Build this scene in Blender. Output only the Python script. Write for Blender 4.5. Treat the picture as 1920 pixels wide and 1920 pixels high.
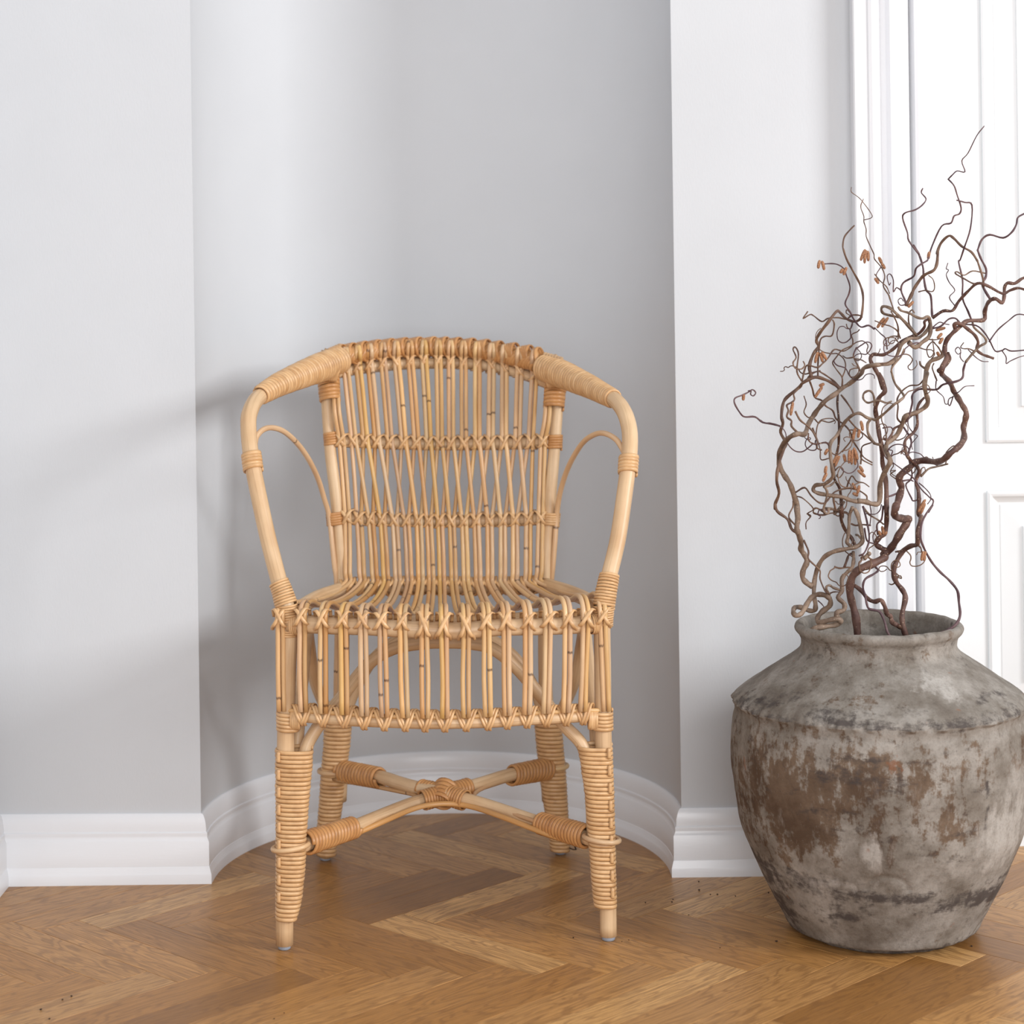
import bpy, bmesh, math, random
from mathutils import Vector, Matrix, noise
for o in list(bpy.data.objects): bpy.data.objects.remove(o, do_unlink=True)
scn = bpy.context.scene
C = scn.collection
rnd = random.Random(7)

# ---------------------------------------------------------------- camera, light, exposure
F, HOR, CH, ROLL = 3900.0, 520.0, 0.894, 0.0136      # focal length in pixels of a 1920 frame, horizon row, eye height, roll
cam_d = bpy.data.cameras.new('camera'); cam = bpy.data.objects.new('camera', cam_d); C.objects.link(cam)
cam_d.sensor_width = 36; cam_d.lens = F/1920*36
cam_d.shift_x = 440*ROLL/1920; cam_d.shift_y = -440/1920
cam.matrix_world = Matrix.Translation((0, 0, CH)) @ Matrix.Rotation(math.pi/2, 4, 'X') @ Matrix.Rotation(-ROLL, 4, 'Z')
cam_d.dof.use_dof = True; cam_d.dof.focus_distance = 2.84; cam_d.dof.aperture_fstop = 5.0
cam_d.clip_start = 0.05
scn.camera = cam

w = bpy.data.worlds.new('world'); scn.world = w; w.use_nodes = True
bg = w.node_tree.nodes['Background']
bg.inputs[0].default_value = (0.93, 0.965, 1.0, 1); bg.inputs[1].default_value = 0.58

def area(name, loc, target, sx, sy, power, col=(1, 1, 1)):
    l = bpy.data.lights.new(name, 'AREA'); l.shape = 'RECTANGLE'; l.size = sx; l.size_y = sy
    l.energy = power; l.color = col
    o = bpy.data.objects.new(name, l); C.objects.link(o); o.location = loc
    o.rotation_euler = (Vector(target) - Vector(loc)).to_track_quat('-Z', 'Y').to_euler()
    return o
area('window_daylight', (4.7, 0.2, 2.4), (-0.1, 3.0, 0.6), 1.7, 1.3, 172, (0.985, 0.99, 1.0))
area('front_fill_light', (0.7, -2.2, 1.5), (-0.2, 3.0, 0.4), 2.4, 2.2, 88, (0.99, 0.99, 1.0))  # added fill lamp behind the camera, brightens the lower left wall

scn.view_settings.view_transform = 'Standard'; scn.view_settings.look = 'None'
scn.view_settings.gamma = 1; scn.view_settings.use_curve_mapping = False
scn.view_settings.exposure = 0.34

# ---------------------------------------------------------------- helpers
def at(x, y, Y):
    """the world point seen at a pixel of the 1920 frame, at distance Y from the camera plane"""
    xs = x - ROLL*(y-960); ys = y + ROLL*(x-960)
    return Vector(((xs-960)*Y/F, Y, CH - (ys-HOR)*Y/F))
def ground(x, y):
    ys = y + ROLL*(x-960)
    return at(x, y, F*CH/(ys-HOR))

def link(name, me, mat=None, parent=None, loc=None):
    o = bpy.data.objects.new(name, me); C.objects.link(o)
    if mat is not None and me is not None and not me.materials: me.materials.append(mat)
    if loc is not None: o.location = loc
    if parent is not None: o.parent = parent
    return o
def empty(name, loc, label, cat, group=None):
    o = bpy.data.objects.new(name, None); C.objects.link(o); o.location = loc; o.empty_display_size = 0.05
    o['label'] = label; o['category'] = cat
    if group: o['group'] = group
    return o
def catmull(pts, seg):
    if len(pts) < 3 or seg <= 1: return [Vector(p) for p in pts]
    P = [Vector(p) for p in pts]; P = [P[0]*2-P[1]] + P + [P[-1]*2-P[-2]]
    out = []
    for i in range(1, len(P)-2):
        a, b, c, d = P[i-1], P[i], P[i+1], P[i+2]
        for s in range(seg):
            t = s/seg; t2 = t*t; t3 = t2*t
            out.append(0.5*((2*b) + (c-a)*t + (2*a-5*b+4*c-d)*t2 + (3*b-a-3*c+d)*t3))
    out.append(P[-2].copy()); return out
def resample(lst, n):
    m = len(lst)-1; out = []
    for i in range(n):
        t = i/(n-1)*m if n > 1 else 0; k = min(int(t), m-1) if m > 0 else 0
        out.append(lst[k] + (lst[min(k+1, m)]-lst[k])*(t-k) if m > 0 else lst[0])
    return out
class Mb:
    def __init__(s): s.v = []; s.f = []; s.uv = []
    def sweep(s, path, rad, n=8, flat=None, hint=None, cap=True, uoff=0.0):
        """tube along path; rad: number or per-point list; flat = thickness ratio across the hint normals"""
        m = len(path)
        if not isinstance(rad, (list, tuple)): rad = [rad]*m
        base = len(s.v); u = uoff; nrm = None; us = []
        for i, p in enumerate(path):
            t = (path[min(i+1, m-1)] - path[max(i-1, 0)])
            t = t.normalized() if t.length > 1e-9 else Vector((0, 0, 1))
            if hint is not None:
                nn = hint[i] - t*hint[i].dot(t)
                nrm = nn.normalized() if nn.length > 1e-6 else (nrm or t.orthogonal().normalized())
            else:
                if nrm is None: nrm = t.orthogonal().normalized()
                else:
                    nn = nrm - t*nrm.dot(t); nrm = nn.normalized() if nn.length > 1e-6 else t.orthogonal().normalized()
            b = t.cross(nrm)
            if i: u += (p-path[i-1]).length
            us.append(u)
            k = flat if flat else 1.0
            for j in range(n):
                a = 2*math.pi*j/n
                s.v.append(p + nrm*(math.cos(a)*rad[i]*k) + b*(math.sin(a)*rad[i]))
        for i in range(m-1):
            for j in range(n):
                j2 = (j+1) % n
                s.f.append((base+i*n+j, base+i*n+j2, base+(i+1)*n+j2, base+(i+1)*n+j))
                s.uv.append(((us[i], j/n), (us[i], (j+1)/n), (us[i+1], (j+1)/n), (us[i+1], j/n)))
        if cap:
            s.f.append(tuple(base+j for j in reversed(range(n)))); s.uv.append(tuple((us[0], .5) for _ in range(n)))
            s.f.append(tuple(base+(m-1)*n+j for j in range(n))); s.uv.append(tuple((us[-1], .5) for _ in range(n)))
        return s
    def poly_strip(s, rows, closed=False, uv=True):
        base = len(s.v); n = len(rows[0])
        for r in rows: s.v.extend(r)
        for i in range(len(rows)-1):
            for j in range(n if closed else n-1):
                j2 = (j+1) % n
                s.f.append((base+i*n+j, base+i*n+j2, base+(i+1)*n+j2, base+(i+1)*n+j))
                s.uv.append(((i, j), (i, j+1), (i+1, j+1), (i+1, j)))
        return base
    def box(s, a, b):
        x0, y0, z0 = a; x1, y1, z1 = b; k = len(s.v)
        s.v += [Vector(p) for p in ((x0,y0,z0),(x1,y0,z0),(x1,y1,z0),(x0,y1,z0),(x0,y0,z1),(x1,y0,z1),(x1,y1,z1),(x0,y1,z1))]
        for f in ((3,2,1,0),(4,5,6,7),(0,1,5,4),(1,2,6,5),(2,3,7,6),(3,0,4,7)):
            s.f.append(tuple(k+i for i in f)); s.uv.append(tuple((0, 0) for _ in f))
        return s
    def prism(s, poly, z0, z1):
        k = len(s.v); n = len(poly)
        s.v += [Vector((p[0], p[1], z0)) for p in poly] + [Vector((p[0], p[1], z1)) for p in poly]
        for i in range(n):
            j = (i+1) % n
            s.f.append((k+i, k+j, k+n+j, k+n+i)); s.uv.append(((0,0),)*4)
        s.f.append(tuple(k+i for i in reversed(range(n)))); s.uv.append(((0,0),)*n)
        s.f.append(tuple(k+n+i for i in range(n))); s.uv.append(((0,0),)*n)
        return s
    def mesh(s, name, smooth=True, origin=None):
        me = bpy.data.meshes.new(name)
        vs = s.v if origin is None else [v-origin for v in s.v]
        me.from_pydata([tuple(v) for v in vs], [], s.f)
        uvl = me.uv_layers.new(name='UVMap')
        flatuv = [c for f in s.uv for q in f for c in q]
        uvl.data.foreach_set('uv', flatuv)
        if smooth: me.polygons.foreach_set('use_smooth', [True]*len(me.polygons))
        me.update(); return me
    def build(s, name, mat, parent=None, smooth=True):
        o0 = parent.matrix_world.translation if parent is not None else None
        org = ROOT.get(parent.name, Vector((0, 0, 0))) if parent is not None else Vector((0, 0, 0))
        return link(name, s.mesh(name, smooth, org), mat, parent)
ROOT = {}
def root(o): ROOT[o.name] = Vector(o.location); return o

# ---------------------------------------------------------------- materials
def mat(name):
    m = bpy.data.materials.new(name); m.use_nodes = True; nt = m.node_tree
    return m, nt, nt.nodes['Principled BSDF']
class G:
    def __init__(s, nt): s.nt = nt
    def n(s, t, **k):
        nd = s.nt.nodes.new(t)
        for a, b in k.items():
            if a == 'inp':
                for i, v in b.items():
                    if hasattr(v, 'is_linked') or isinstance(v, bpy.types.NodeSocket): s.nt.links.new(v, nd.inputs[i])
                    else: nd.inputs[i].default_value = v
            else: setattr(nd, a, b)
        return nd
    def math(s, op, a, b=0.0, clamp=False):
        return s.n('ShaderNodeMath', operation=op, use_clamp=clamp, inp={0: a, 1: b}).outputs[0]
    def mix(s, f, a, b, mode='MIX'):
        nd = s.n('ShaderNodeMix', data_type='RGBA', blend_type=mode)
        for i, v in ((0, f), (6, a), (7, b)):
            if isinstance(v, bpy.types.NodeSocket): s.nt.links.new(v, nd.inputs[i])
            else: nd.inputs[i].default_value = v if i == 0 else (v if len(v) == 4 else (*v, 1))
        return nd.outputs[2]
    def noise(s, vec, scale, detail=4, rough=.55, dist=0.0):
        nd = s.n('ShaderNodeTexNoise', inp={'Scale': scale, 'Detail': detail, 'Roughness': rough, 'Distortion': dist})
        if vec is not None: s.nt.links.new(vec, nd.inputs['Vector'])
        return nd.outputs['Fac']
    def ramp(s, f, stops):
        nd = s.n('ShaderNodeValToRGB'); cr = nd.color_ramp
        while len(cr.elements) > 1: cr.elements.remove(cr.elements[0])
        cr.elements[0].position = stops[0][0]; cr.elements[0].color = (*stops[0][1], 1)
        for p, c in stops[1:]:
            e = cr.elements.new(p); e.color = (*c, 1)
        s.nt.links.new(f, nd.inputs[0]); return nd.outputs[0]
    def remap(s, f, a, b, c=0.0, d=1.0):
        nd = s.n('ShaderNodeMapRange', inp={0: f, 1: a, 2: b, 3: c, 4: d}); return nd.outputs[0]
    def bump(s, h, strength, dist=0.001):
        return s.n('ShaderNodeBump', inp={'Strength': strength, 'Distance': dist, 'Height': h}).outputs[0]
def srgb(r, g, b):
    f = lambda c: ((c/255+0.055)/1.055)**2.4 if c > 10 else c/255/12.92
    return (f(r), f(g), f(b))

def wall_mat(name, col, rough, bump, streak=False, spec=.3):
    m, nt, p = mat(name); g = G(nt)
    tc = g.n('ShaderNodeTexCoord').outputs['Object']
    n1 = g.noise(tc, 3.0, 3); n2 = g.noise(tc, 260, 3, .6)
    c = g.mix(g.remap(n1, .3, .7), tuple(v*.965 for v in col), tuple(min(1, v*1.02) for v in col))
    nt.links.new(c, p.inputs['Base Color'])
    p.inputs['Roughness'].default_value = rough; p.inputs['Specular IOR Level'].default_value = spec
    mp = g.n('ShaderNodeMapping', inp={0: tc, 3: (1, 1, .35)}).outputs[0] if not streak else g.n('ShaderNodeMapping', inp={0: tc, 3: (.12, .12, 1)}).outputs[0]
    n3 = g.noise(mp, 420, 2, .5); n4 = g.noise(tc, 35, 3, .6)
    h = g.math('ADD', g.math('MULTIPLY', n3, .6), g.math('MULTIPLY', n4, .8))
    nt.links.new(g.bump(h, bump, .0012), p.inputs['Normal'])
    return m
M_wall = wall_mat('pale_grey_wall_paint', srgb(202, 204, 207), .75, .22)
M_trim = wall_mat('white_gloss_trim_paint', srgb(229, 230, 233), .28, .12, True, .5)
M_door = wall_mat('white_door_paint', srgb(226, 228, 229), .35, .05, True, .4)

def rattan(name, base, dark, pale, streak=.5, nodes=False, rough=.38, turn=0.0, vary=.35):
    m, nt, p = mat(name); g = G(nt)
    uv = g.n('ShaderNodeUVMap', uv_map='UVMap').outputs[0]
    rn = g.n('ShaderNodeObjectInfo').outputs['Random']
    sep = g.n('ShaderNodeSeparateXYZ', inp={0: uv}); u = sep.outputs[0]; v = sep.outputs[1]
    ro = g.math('MULTIPLY', rn, 37.0)
    vec = g.n('ShaderNodeCombineXYZ', inp={0: g.math('ADD', g.math('MULTIPLY', u, 7.0), ro), 1: g.math('MULTIPLY', v, 22.0), 2: ro}).outputs[0]
    fib = g.noise(vec, 1.0, 5, .65)
    vec2 = g.n('ShaderNodeCombineXYZ', inp={0: g.math('ADD', g.math('MULTIPLY', u, 14.0), ro), 1: g.math('MULTIPLY', v, 1.5), 2: ro}).outputs[0]
    low = g.noise(vec2, 1.0, 3, .5)
    c = g.mix(g.remap(low, .32, .68), base, pale)
    c = g.mix(g.math('MULTIPLY', g.remap(fib, .48, .72), streak), c, dark)
    rv = g.n('ShaderNodeTexWhiteNoise', noise_dimensions='1D', inp={1: g.math('MULTIPLY', rn, 91.7)}).outputs[1]
    c = g.mix(g.math('MULTIPLY', rn, vary), c, tuple(x*y for x, y in zip(base, (.80, .70, .62))))
    if turn:
        tn = g.noise(g.n('ShaderNodeCombineXYZ', inp={0: g.math('MULTIPLY', u, turn), 1: 0.0, 2: ro}).outputs[0], 1.0, 2, .5)
        c = g.mix(g.math('MULTIPLY', g.remap(tn, .45, .75), .5), c, dark)
    if nodes:
        fr = g.math('FRACT', g.math('ADD', g.math('MULTIPLY', u, 2.3), g.math('MULTIPLY', rn, 9.0)))
        wob = g.math('MULTIPLY', g.math('SUBTRACT', fib, .5), .02)
        d = g.math('ABSOLUTE', g.math('ADD', g.math('SUBTRACT', fr, .5), wob))
        ring = g.remap(d, .0022, .005, 1.0, 0.0)
        c = g.mix(g.math('MULTIPLY', ring, .75), c, srgb(70, 38, 20))
        sp = g.noise(vec, 2.4, 2, .5); blot = g.remap(sp, .74, .80)
        c = g.mix(g.math('MULTIPLY', blot, .8), c, srgb(96, 56, 32))
    if nodes:
        rs = g.n('ShaderNodeSeparateColor', inp={0: rv})
        hs = g.n('ShaderNodeHueSaturation', inp={'Color': c, 'Hue': g.remap(rs.outputs[0], 0, 1, .494, .506), 'Saturation': g.remap(rs.outputs[1], 0, 1, .86, 1.1), 'Value': g.remap(rs.outputs[2], 0, 1, .84, 1.12)})
        c = hs.outputs[0]
    nt.links.new(c, p.inputs['Base Color'])
    p.inputs['Roughness'].default_value = rough; p.inputs['Specular IOR Level'].default_value = .45
    nt.links.new(g.bump(fib, .25, .0006), p.inputs['Normal'])
    return m
M_cane = rattan('thin_rattan_cane', srgb(200, 158, 108), srgb(146, 100, 60), srgb(216, 180, 132), .35, True, .33, vary=.5)
M_pole = rattan('thick_rattan_pole', srgb(198, 162, 122), srgb(144, 106, 70), srgb(218, 188, 150), .5, False, .42, vary=.12)
M_wrap = rattan('rattan_binding_strip', srgb(208, 164, 114), srgb(150, 102, 60), srgb(220, 182, 136), .3, False, .33, 60.0, vary=.25)
M_wrapo = rattan('honey_rattan_binding', srgb(190, 136, 84), srgb(138, 88, 46), srgb(206, 156, 102), .35, False, .33, 60.0, vary=.25)
M_cap, nt, p = mat('grey_plastic_glide'); p.inputs['Base Color'].default_value = (*srgb(148, 156, 168), 1); p.inputs['Roughness'].default_value = .45
M_dark, nt, p = mat('dark_frayed_bark'); p.inputs['Base Color'].default_value = (*srgb(62, 38, 24), 1); p.inputs['Roughness'].default_value = .8

# oak parquet
M_oak, nt, p = mat('oiled_oak_parquet'); g = G(nt)
tc = g.n('ShaderNodeTexCoord').outputs['Object']; rn = g.n('ShaderNodeObjectInfo').outputs['Random']
off = g.n('ShaderNodeCombineXYZ', inp={0: g.math('MULTIPLY', rn, 13.0), 1: g.math('MULTIPLY', rn, 57.0), 2: g.math('MULTIPLY', rn, 29.0)}).outputs[0]
pos = g.n('ShaderNodeVectorMath', operation='ADD', inp={0: tc, 1: off}).outputs[0]
mp = g.n('ShaderNodeMapping', inp={0: pos, 3: (1.0, 7.0, 1.0)}).outputs[0]
warp = g.noise(mp, 3.4, 3, .5, .3)
rings = g.math('SINE', g.math('MULTIPLY', warp, 95.0))
rings = g.remap(rings, .1, 1.0)
mpf = g.n('ShaderNodeMapping', inp={0: pos, 3: (.42, 30.0, 1.0)}).outputs[0]
fine = g.noise(mpf, 22, 6, .72)
pores = g.remap(g.noise(g.n('ShaderNodeMapping', inp={0: pos, 3: (.7, 14.0, 1.0)}).outputs[0], 75, 3, .6), .56, .7)
r2 = g.n('ShaderNodeTexWhiteNoise', noise_dimensions='1D', inp={1: g.math('MULTIPLY', rn, 511.3)}).outputs[0]
colb = g.ramp(r2, [(0.0, srgb(146, 100, 50)), (.25, srgb(176, 124, 66)), (.5, srgb(198, 145, 84)), (.75, srgb(184, 136, 82)), (1.0, srgb(220, 170, 108))])
c = g.mix(g.math('MULTIPLY', rings, .48), colb, srgb(108, 70, 36))
c = g.mix(g.math('MULTIPLY', g.remap(fine, .42, .60), .66), c, srgb(128, 89, 48))
c = g.mix(g.math('MULTIPLY', pores, .4), c, srgb(92, 56, 28))
sheen = g.noise(tc, 2.3, 2)
nt.links.new(c, p.inputs['Base Color'])
nt.links.new(g.remap(fine, .3, .7, .30, .44), p.inputs['Roughness']); p.inputs['Specular IOR Level'].default_value = .42
nt.links.new(g.bump(g.math('ADD', fine, pores), .08, .0006), p.inputs['Normal'])
M_sub, nt, p = mat('dark_floor_joint'); p.inputs['Base Color'].default_value = (*srgb(58, 38, 22), 1); p.inputs['Roughness'].default_value = .8

# ---------------------------------------------------------------- room shell
WY = 3.103                                     # plane of the back wall
NX, NA, ND = -0.1117, 0.3583, 0.389            # niche: centre, half width, depth
CASX0, CASX1 = 0.513, 0.597                    # door casing
DOORY = 3.229
LWX = -0.771
def struct(o): o['kind'] = 'structure'; return o
HT = 2.75
arc = [(NX - NA*math.cos(t*math.pi/96), WY + ND*math.sin(t*math.pi/96)) for t in range(97)]
OPX0, OPX1 = CASX1-.012, 1.47
b = Mb()
b.prism([(LWX-.15, WY)] + arc + [(OPX0, WY), (OPX0, 3.75), (LWX-.15, 3.75)], 0, HT)
b.prism([(OPX1, WY), (3.0, WY), (3.0, 3.75), (OPX1, 3.75)], 0, HT)
b.prism([(OPX0, WY), (OPX1, WY), (OPX1, 3.75), (OPX0, 3.75)], 2.06, HT)
me = b.mesh('wall_back', False)
for pl in me.polygons:
    if abs(pl.normal.z) < .1 and pl.center.y > WY+.001 and pl.center.y < 3.6 and NX-NA < pl.center.x < NX+NA: pl.use_smooth = True
bm = bmesh.new(); bm.from_mesh(me)
for e in bm.edges:
    if len(e.link_faces) == 2 and e.calc_face_angle(0) > math.radians(30): e.smooth = False
bm.to_mesh(me); bm.free()
wb = struct(link('wall_back', me, M_wall))
b = Mb(); b.box((LWX-.15, -0.6, 0), (LWX, WY, HT)); struct(b.build('wall_left', M_wall, smooth=False))

PROF = [(0.0, 1.0), (.0022, 1.0), (.0045, .975), (.0066, .925), (.0080, .86), (.0087, .79), (.0087, .745), (.0105, .735), (.0108, .715),
        (.0104, .69), (.0106, .665), (.0122, .63), (.0134, .61), (.0134, .248), (.0140, .243), (.0166, .145), (.0170, .135), (.0170, 0.0)]
path = [((LWX, -0.6), None), ((LWX, WY), None)] + [(q, None) for q in arc] + [((CASX0, WY), None)]
pts2 = [Vector((q[0][0], q[0][1])) for q in path]
# offset normals point into the room
def seg_n(a, b_):
    d = (b_-a).normalized(); return Vector((d.y, -d.x))
def base_piece(name, i0, i1, hgt, hgt1=None):
    rows = []
    for i in range(i0, i1+1):
        ns = []
        if i > 0: ns.append(seg_n(pts2[i-1], pts2[i]))
        if i < len(pts2)-1: ns.append(seg_n(pts2[i], pts2[i+1]))
        if len(ns) == 2: m_ = (ns[0]+ns[1]); m_ = m_/(m_.length); m_ = m_/max(.35, m_.dot(ns[0]))
        else: m_ = ns[0]
        hh = hgt if hgt1 is None else hgt+(hgt1-hgt)*(i-i0)/(i1-i0)
        jit = 0.0
        rows.append([Vector((pts2[i].x+m_.x*t, pts2[i].y+m_.y*t, z*hh)) for t, z in PROF])
    bb = Mb(); bb.poly_strip(rows)
    me = bb.mesh(name, True)
    bm = bmesh.new(); bm.from_mesh(me)
    bmesh.ops.recalc_face_normals(bm, faces=bm.faces)
    for e in bm.edges:
        if len(e.link_faces) == 2 and e.calc_face_angle(0) > math.radians(35): e.smooth = False
    bm.to_mesh(me); bm.free()
    return struct(link(name, me, M_trim))
# path order: camera side of left wall -> corner -> niche edge -> round the niche -> casing
base_piece('baseboard_left', 0, 1, .104)
base_piece('baseboard_back_left', 1, 2, .104, .101)
base_piece('baseboard_niche', 2, 2+96, .101, .099)
base_piece('baseboard_back_right', 2+96, 2+97, .099, .099)

# door casing (architrave) swept vertically from a plan profile: x along wall, t out from the wall
def vert_prof(name, prof, z0, z1, m, smooth=True, parent=None):
    bb = Mb(); bb.poly_strip([[Vector((x, y, z)) for x, y in prof] for z in (z0, z1)])
    me = bb.mesh(name, smooth)
    bm = bmesh.new(); bm.from_mesh(me)
    for e in bm.edges:
        if len(e.link_faces) == 2 and e.calc_face_angle(0) > math.radians(28): e.smooth = False
    bm.to_mesh(me); bm.free()
    return link(name, me, m, parent)
cp = [(CASX0, WY), (CASX0, WY-.030), (CASX0+.002, WY-.032), (CASX0+.020, WY-.032), (CASX0+.022, WY-.035), (CASX0+.027, WY-.037), (CASX0+.032, WY-.035),
      (CASX0+.034, WY-.030), (CASX0+.037, WY-.018), (CASX0+.044, WY-.011), (CASX0+.051, WY-.013), (CASX0+.056, WY-.024),
      (CASX0+.080, WY-.024), (CASX0+.083, WY-.022), (CASX0+.084, WY-.019), (CASX0+.084, WY)]
struct(vert_prof('trim_1', cp, 0, 2.15, M_trim))
jp = [(OPX0, WY+.008), (.5995, WY+.008), (.607, WY-.012), (.612, WY-.014), (.618, WY-.008), (.6185, WY+.07), (OPX0+.024, WY+.07), (OPX0+.024, WY+.1), (OPX0+.030, WY+.104), (OPX0+.036, WY+.1), (OPX0+.036, DOORY-.004), (OPX0+.036, DOORY+.06), (OPX0, DOORY+.06)]
struct(vert_prof('trim_2', jp, 0, 2.06, M_trim))
b = Mb(); b.box((OPX1-.06, WY-.024, 0), (OPX1+.03, WY, 2.15)); struct(b.build('trim_3', M_trim, smooth=False))
b = Mb(); b.box((CASX1, WY-.024, 2.06), (OPX1-.06, WY, 2.15)); struct(b.build('trim_4', M_trim, smooth=False))

# door leaf with raised-and-fielded panels
DX0, DX1 = OPX0+.037, OPX1-.02
PXL = at(1852, 1100, DOORY).x                   # left edge of the panels
pz_up_bot = at(1880, 829, DOORY).z; pz_lo_top = at(1890, 920, DOORY).z
door = struct(bpy.data.objects.new('door_1', None)); C.objects.link(door); door.location = (DX0, DOORY, 0); root(door)
z_bot = at(1890, 1587, DOORY).z
PXR = DX1 - .10; PXM = (PXL+PXR)/2
panels = [(PXL, PXM-.045, .20, pz_lo_top), (PXM+.045, PXR, .20, pz_lo_top), (PXL, PXM-.045, pz_up_bot, 1.86), (PXM+.045, PXR, pz_up_bot, 1.86)]
xs = sorted({DX0, DX1, *[q for p_ in panels for q in p_[:2]]}); zs = sorted({z_bot, 2.05, *[q for p_ in panels for q in p_[2:]]})
b = Mb()
for i in range(len(xs)-1):
    for j in range(len(zs)-1):
        cx, cz = (xs[i]+xs[i+1])/2, (zs[j]+zs[j+1])/2
        if any(p_[0] < cx < p_[1] and p_[2] < cz < p_[3] for p_ in panels): continue
        b.box((xs[i], DOORY, zs[j]), (xs[i+1], DOORY+.04, zs[j+1]))
b.build('door_frame', M_door, door, smooth=False)
for (x0, x1, z0, z1) in panels:
    b = Mb(); rings = []
    for ins, dep in ((0, -.004), (.004, -.006), (.008, -.0045), (.011, .001), (.015, .005), (.019, .008), (.022, .008), (.0225, .007), (.055, .001), (.056, -.003)):
        rings.append([Vector((x0+ins, DOORY+dep, z0+ins)), Vector((x1-ins, DOORY+dep, z0+ins)), Vector((x1-ins, DOORY+dep, z1-ins)), Vector((x0+ins, DOORY+dep, z1-ins))])
    k = b.poly_strip(rings, closed=True)
    n = len(b.v); b.f.append((n-4, n-3, n-2, n-1)); b.uv.append(((0, 0),)*4)
    b.build('door_panel', M_door, door, smooth=False)
# dim room behind the gap under the door
# ---------------------------------------------------------------- floor
fl = struct(link('floor', Mb().box((-1.0, -0.8, -.06), (3.1, 3.75, -.0095)).mesh('floor', False), M_sub)); ROOT['floor'] = Vector((0, 0, 0))
PW, PL = .0645, .3150
yaw = math.radians(1.1)
e1 = Vector((math.cos(yaw), math.sin(yaw), 0)); e2 = Vector((-math.sin(yaw), math.cos(yaw), 0))
va = (e1-e2)/math.sqrt(2); vb = (e1+e2)/math.sqrt(2)
def plank_mesh(gap=.00025, bev=.0004):
    bb = Mb(); l, wd = PL/2-gap, PW/2-gap
    bb.poly_strip([[Vector((sx*(l-i_), sy*(wd-i_), z)) for sx, sy in ((-1,-1),(1,-1),(1,1),(-1,1))] for z, i_ in ((-.0094, 0), (-bev, 0), (-bev*.35, bev*.3), (0, bev))], closed=True)
    n = len(bb.v); bb.f.append((n-4, n-3, n-2, n-1)); bb.uv.append(((0, 0),)*4)
    me = bb.mesh('plank', False); me.materials.append(M_oak); return me
pm = plank_mesh()
TB = ground(1066, 1805); TB.z = 0
cands = []
for row in range(-6, 9):                        # pairs of rows
    Tb = TB - e2*(PL*math.sqrt(2))*row
    for i in range(-40, 45):
        t = Tb + e1*(PW*math.sqrt(2)*i)
        c1 = t - vb*(PL/2) + va*(PW/2); cands.append((c1, math.atan2(vb.y, vb.x)))
        c2 = t - va*(PL/2) - vb*(PW/2); cands.append((c2, math.atan2(va.y, va.x)))
def in_room(q):
    if not (LWX-.1 < q.x < 2.9 and -.7 < q.y < 3.75): return False
    if q.y > WY+.1:
        if OPX0-.1 < q.x < OPX1+.1: return q.y < 3.6
        return ((q.x-NX)/(NA+.08))**2 + ((q.y-WY)/(ND+.08))**2 < 1.1
    return True
cands = [c_ for c_ in cands if in_room(c_[0])]
near = lambda c_: abs(c_[0].x-.1)*.9 + abs(c_[0].y-2.95)*1.25
cands.sort(key=near)
for k, (q, a) in enumerate(cands[:290]):
    o = link('plank', pm, None, fl); o.location = (q.x, q.y, 0)
    o.rotation_euler = (0, 0, a + (math.pi if rnd.random() < .5 else 0))
rest = Mb()
for q, a in cands[290:]:
    R = Matrix.Translation(q) @ Matrix.Rotation(a, 4, 'Z')
    l, wd = PL/2-.0003, PW/2-.0003; k = len(rest.v)
    rest.v += [R @ Vector(p_) for p_ in ((-l,-wd,-.009),(l,-wd,-.009),(l,wd,-.009),(-l,wd,-.009),(-l,-wd,0),(l,-wd,0),(l,wd,0),(-l,wd,0))]
    for f in ((4,5,6,7),(0,1,5,4),(1,2,6,5),(2,3,7,6),(3,0,4,7)): rest.f.append(tuple(k+i for i in f)); rest.uv.append(((0,0),)*4)
# the far planks keep their own grain direction through a second oak material driven by geometry
M_oak2, nt2, p2 = mat('oiled_oak_parquet_far'); g2 = G(nt2)
t2 = g2.n('ShaderNodeTexCoord').outputs['Object']; rp = g2.n('ShaderNodeNewGeometry').outputs['Random Per Island']
c2 = g2.ramp(rp, [(0.0, srgb(158, 108, 60)), (.5, srgb(186, 134, 82)), (1.0, srgb(206, 156, 100))])
c2 = g2.mix(g2.math('MULTIPLY', g2.noise(t2, 30, 4), .4), c2, srgb(142, 94, 50))
nt2.links.new(c2, p2.inputs['Base Color']); p2.inputs['Roughness'].default_value = .38
ro = rest.build('plank', M_oak2, fl, smooth=False); ro['kind'] = 'stuff'

# small crumbs of soil on the floor by the jar
crumbs = [(1310, 1654), (1311, 1670), (1332, 1678), (1345, 1678), (1379, 1681), (1262, 1687), (1260, 1692), (1210, 1693), (1291, 1716), (1441, 1675), (1179, 1763), (1350, 1778), (1455, 1766), (1456, 1766), (1166, 1766), (1075, 1759), (1822, 1775), (134, 1869), (117, 1875), (77, 1894), (93, 1911), (533, 1900), (514, 1911)]
M_crumb, nt, p = mat('dark_soil_crumb'); p.inputs['Base Color'].default_value = (*srgb(52, 36, 26), 1); p.inputs['Roughness'].default_value = .9
cm = bpy.data.meshes.new('crumb'); bm = bmesh.new(); bmesh.ops.create_icosphere(bm, subdivisions=1, radius=.0016)
for v in bm.verts: v.co *= .7+.5*rnd.random(); v.co.z *= .6
bm.to_mesh(cm); bm.free(); cm.materials.append(M_crumb)
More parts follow.
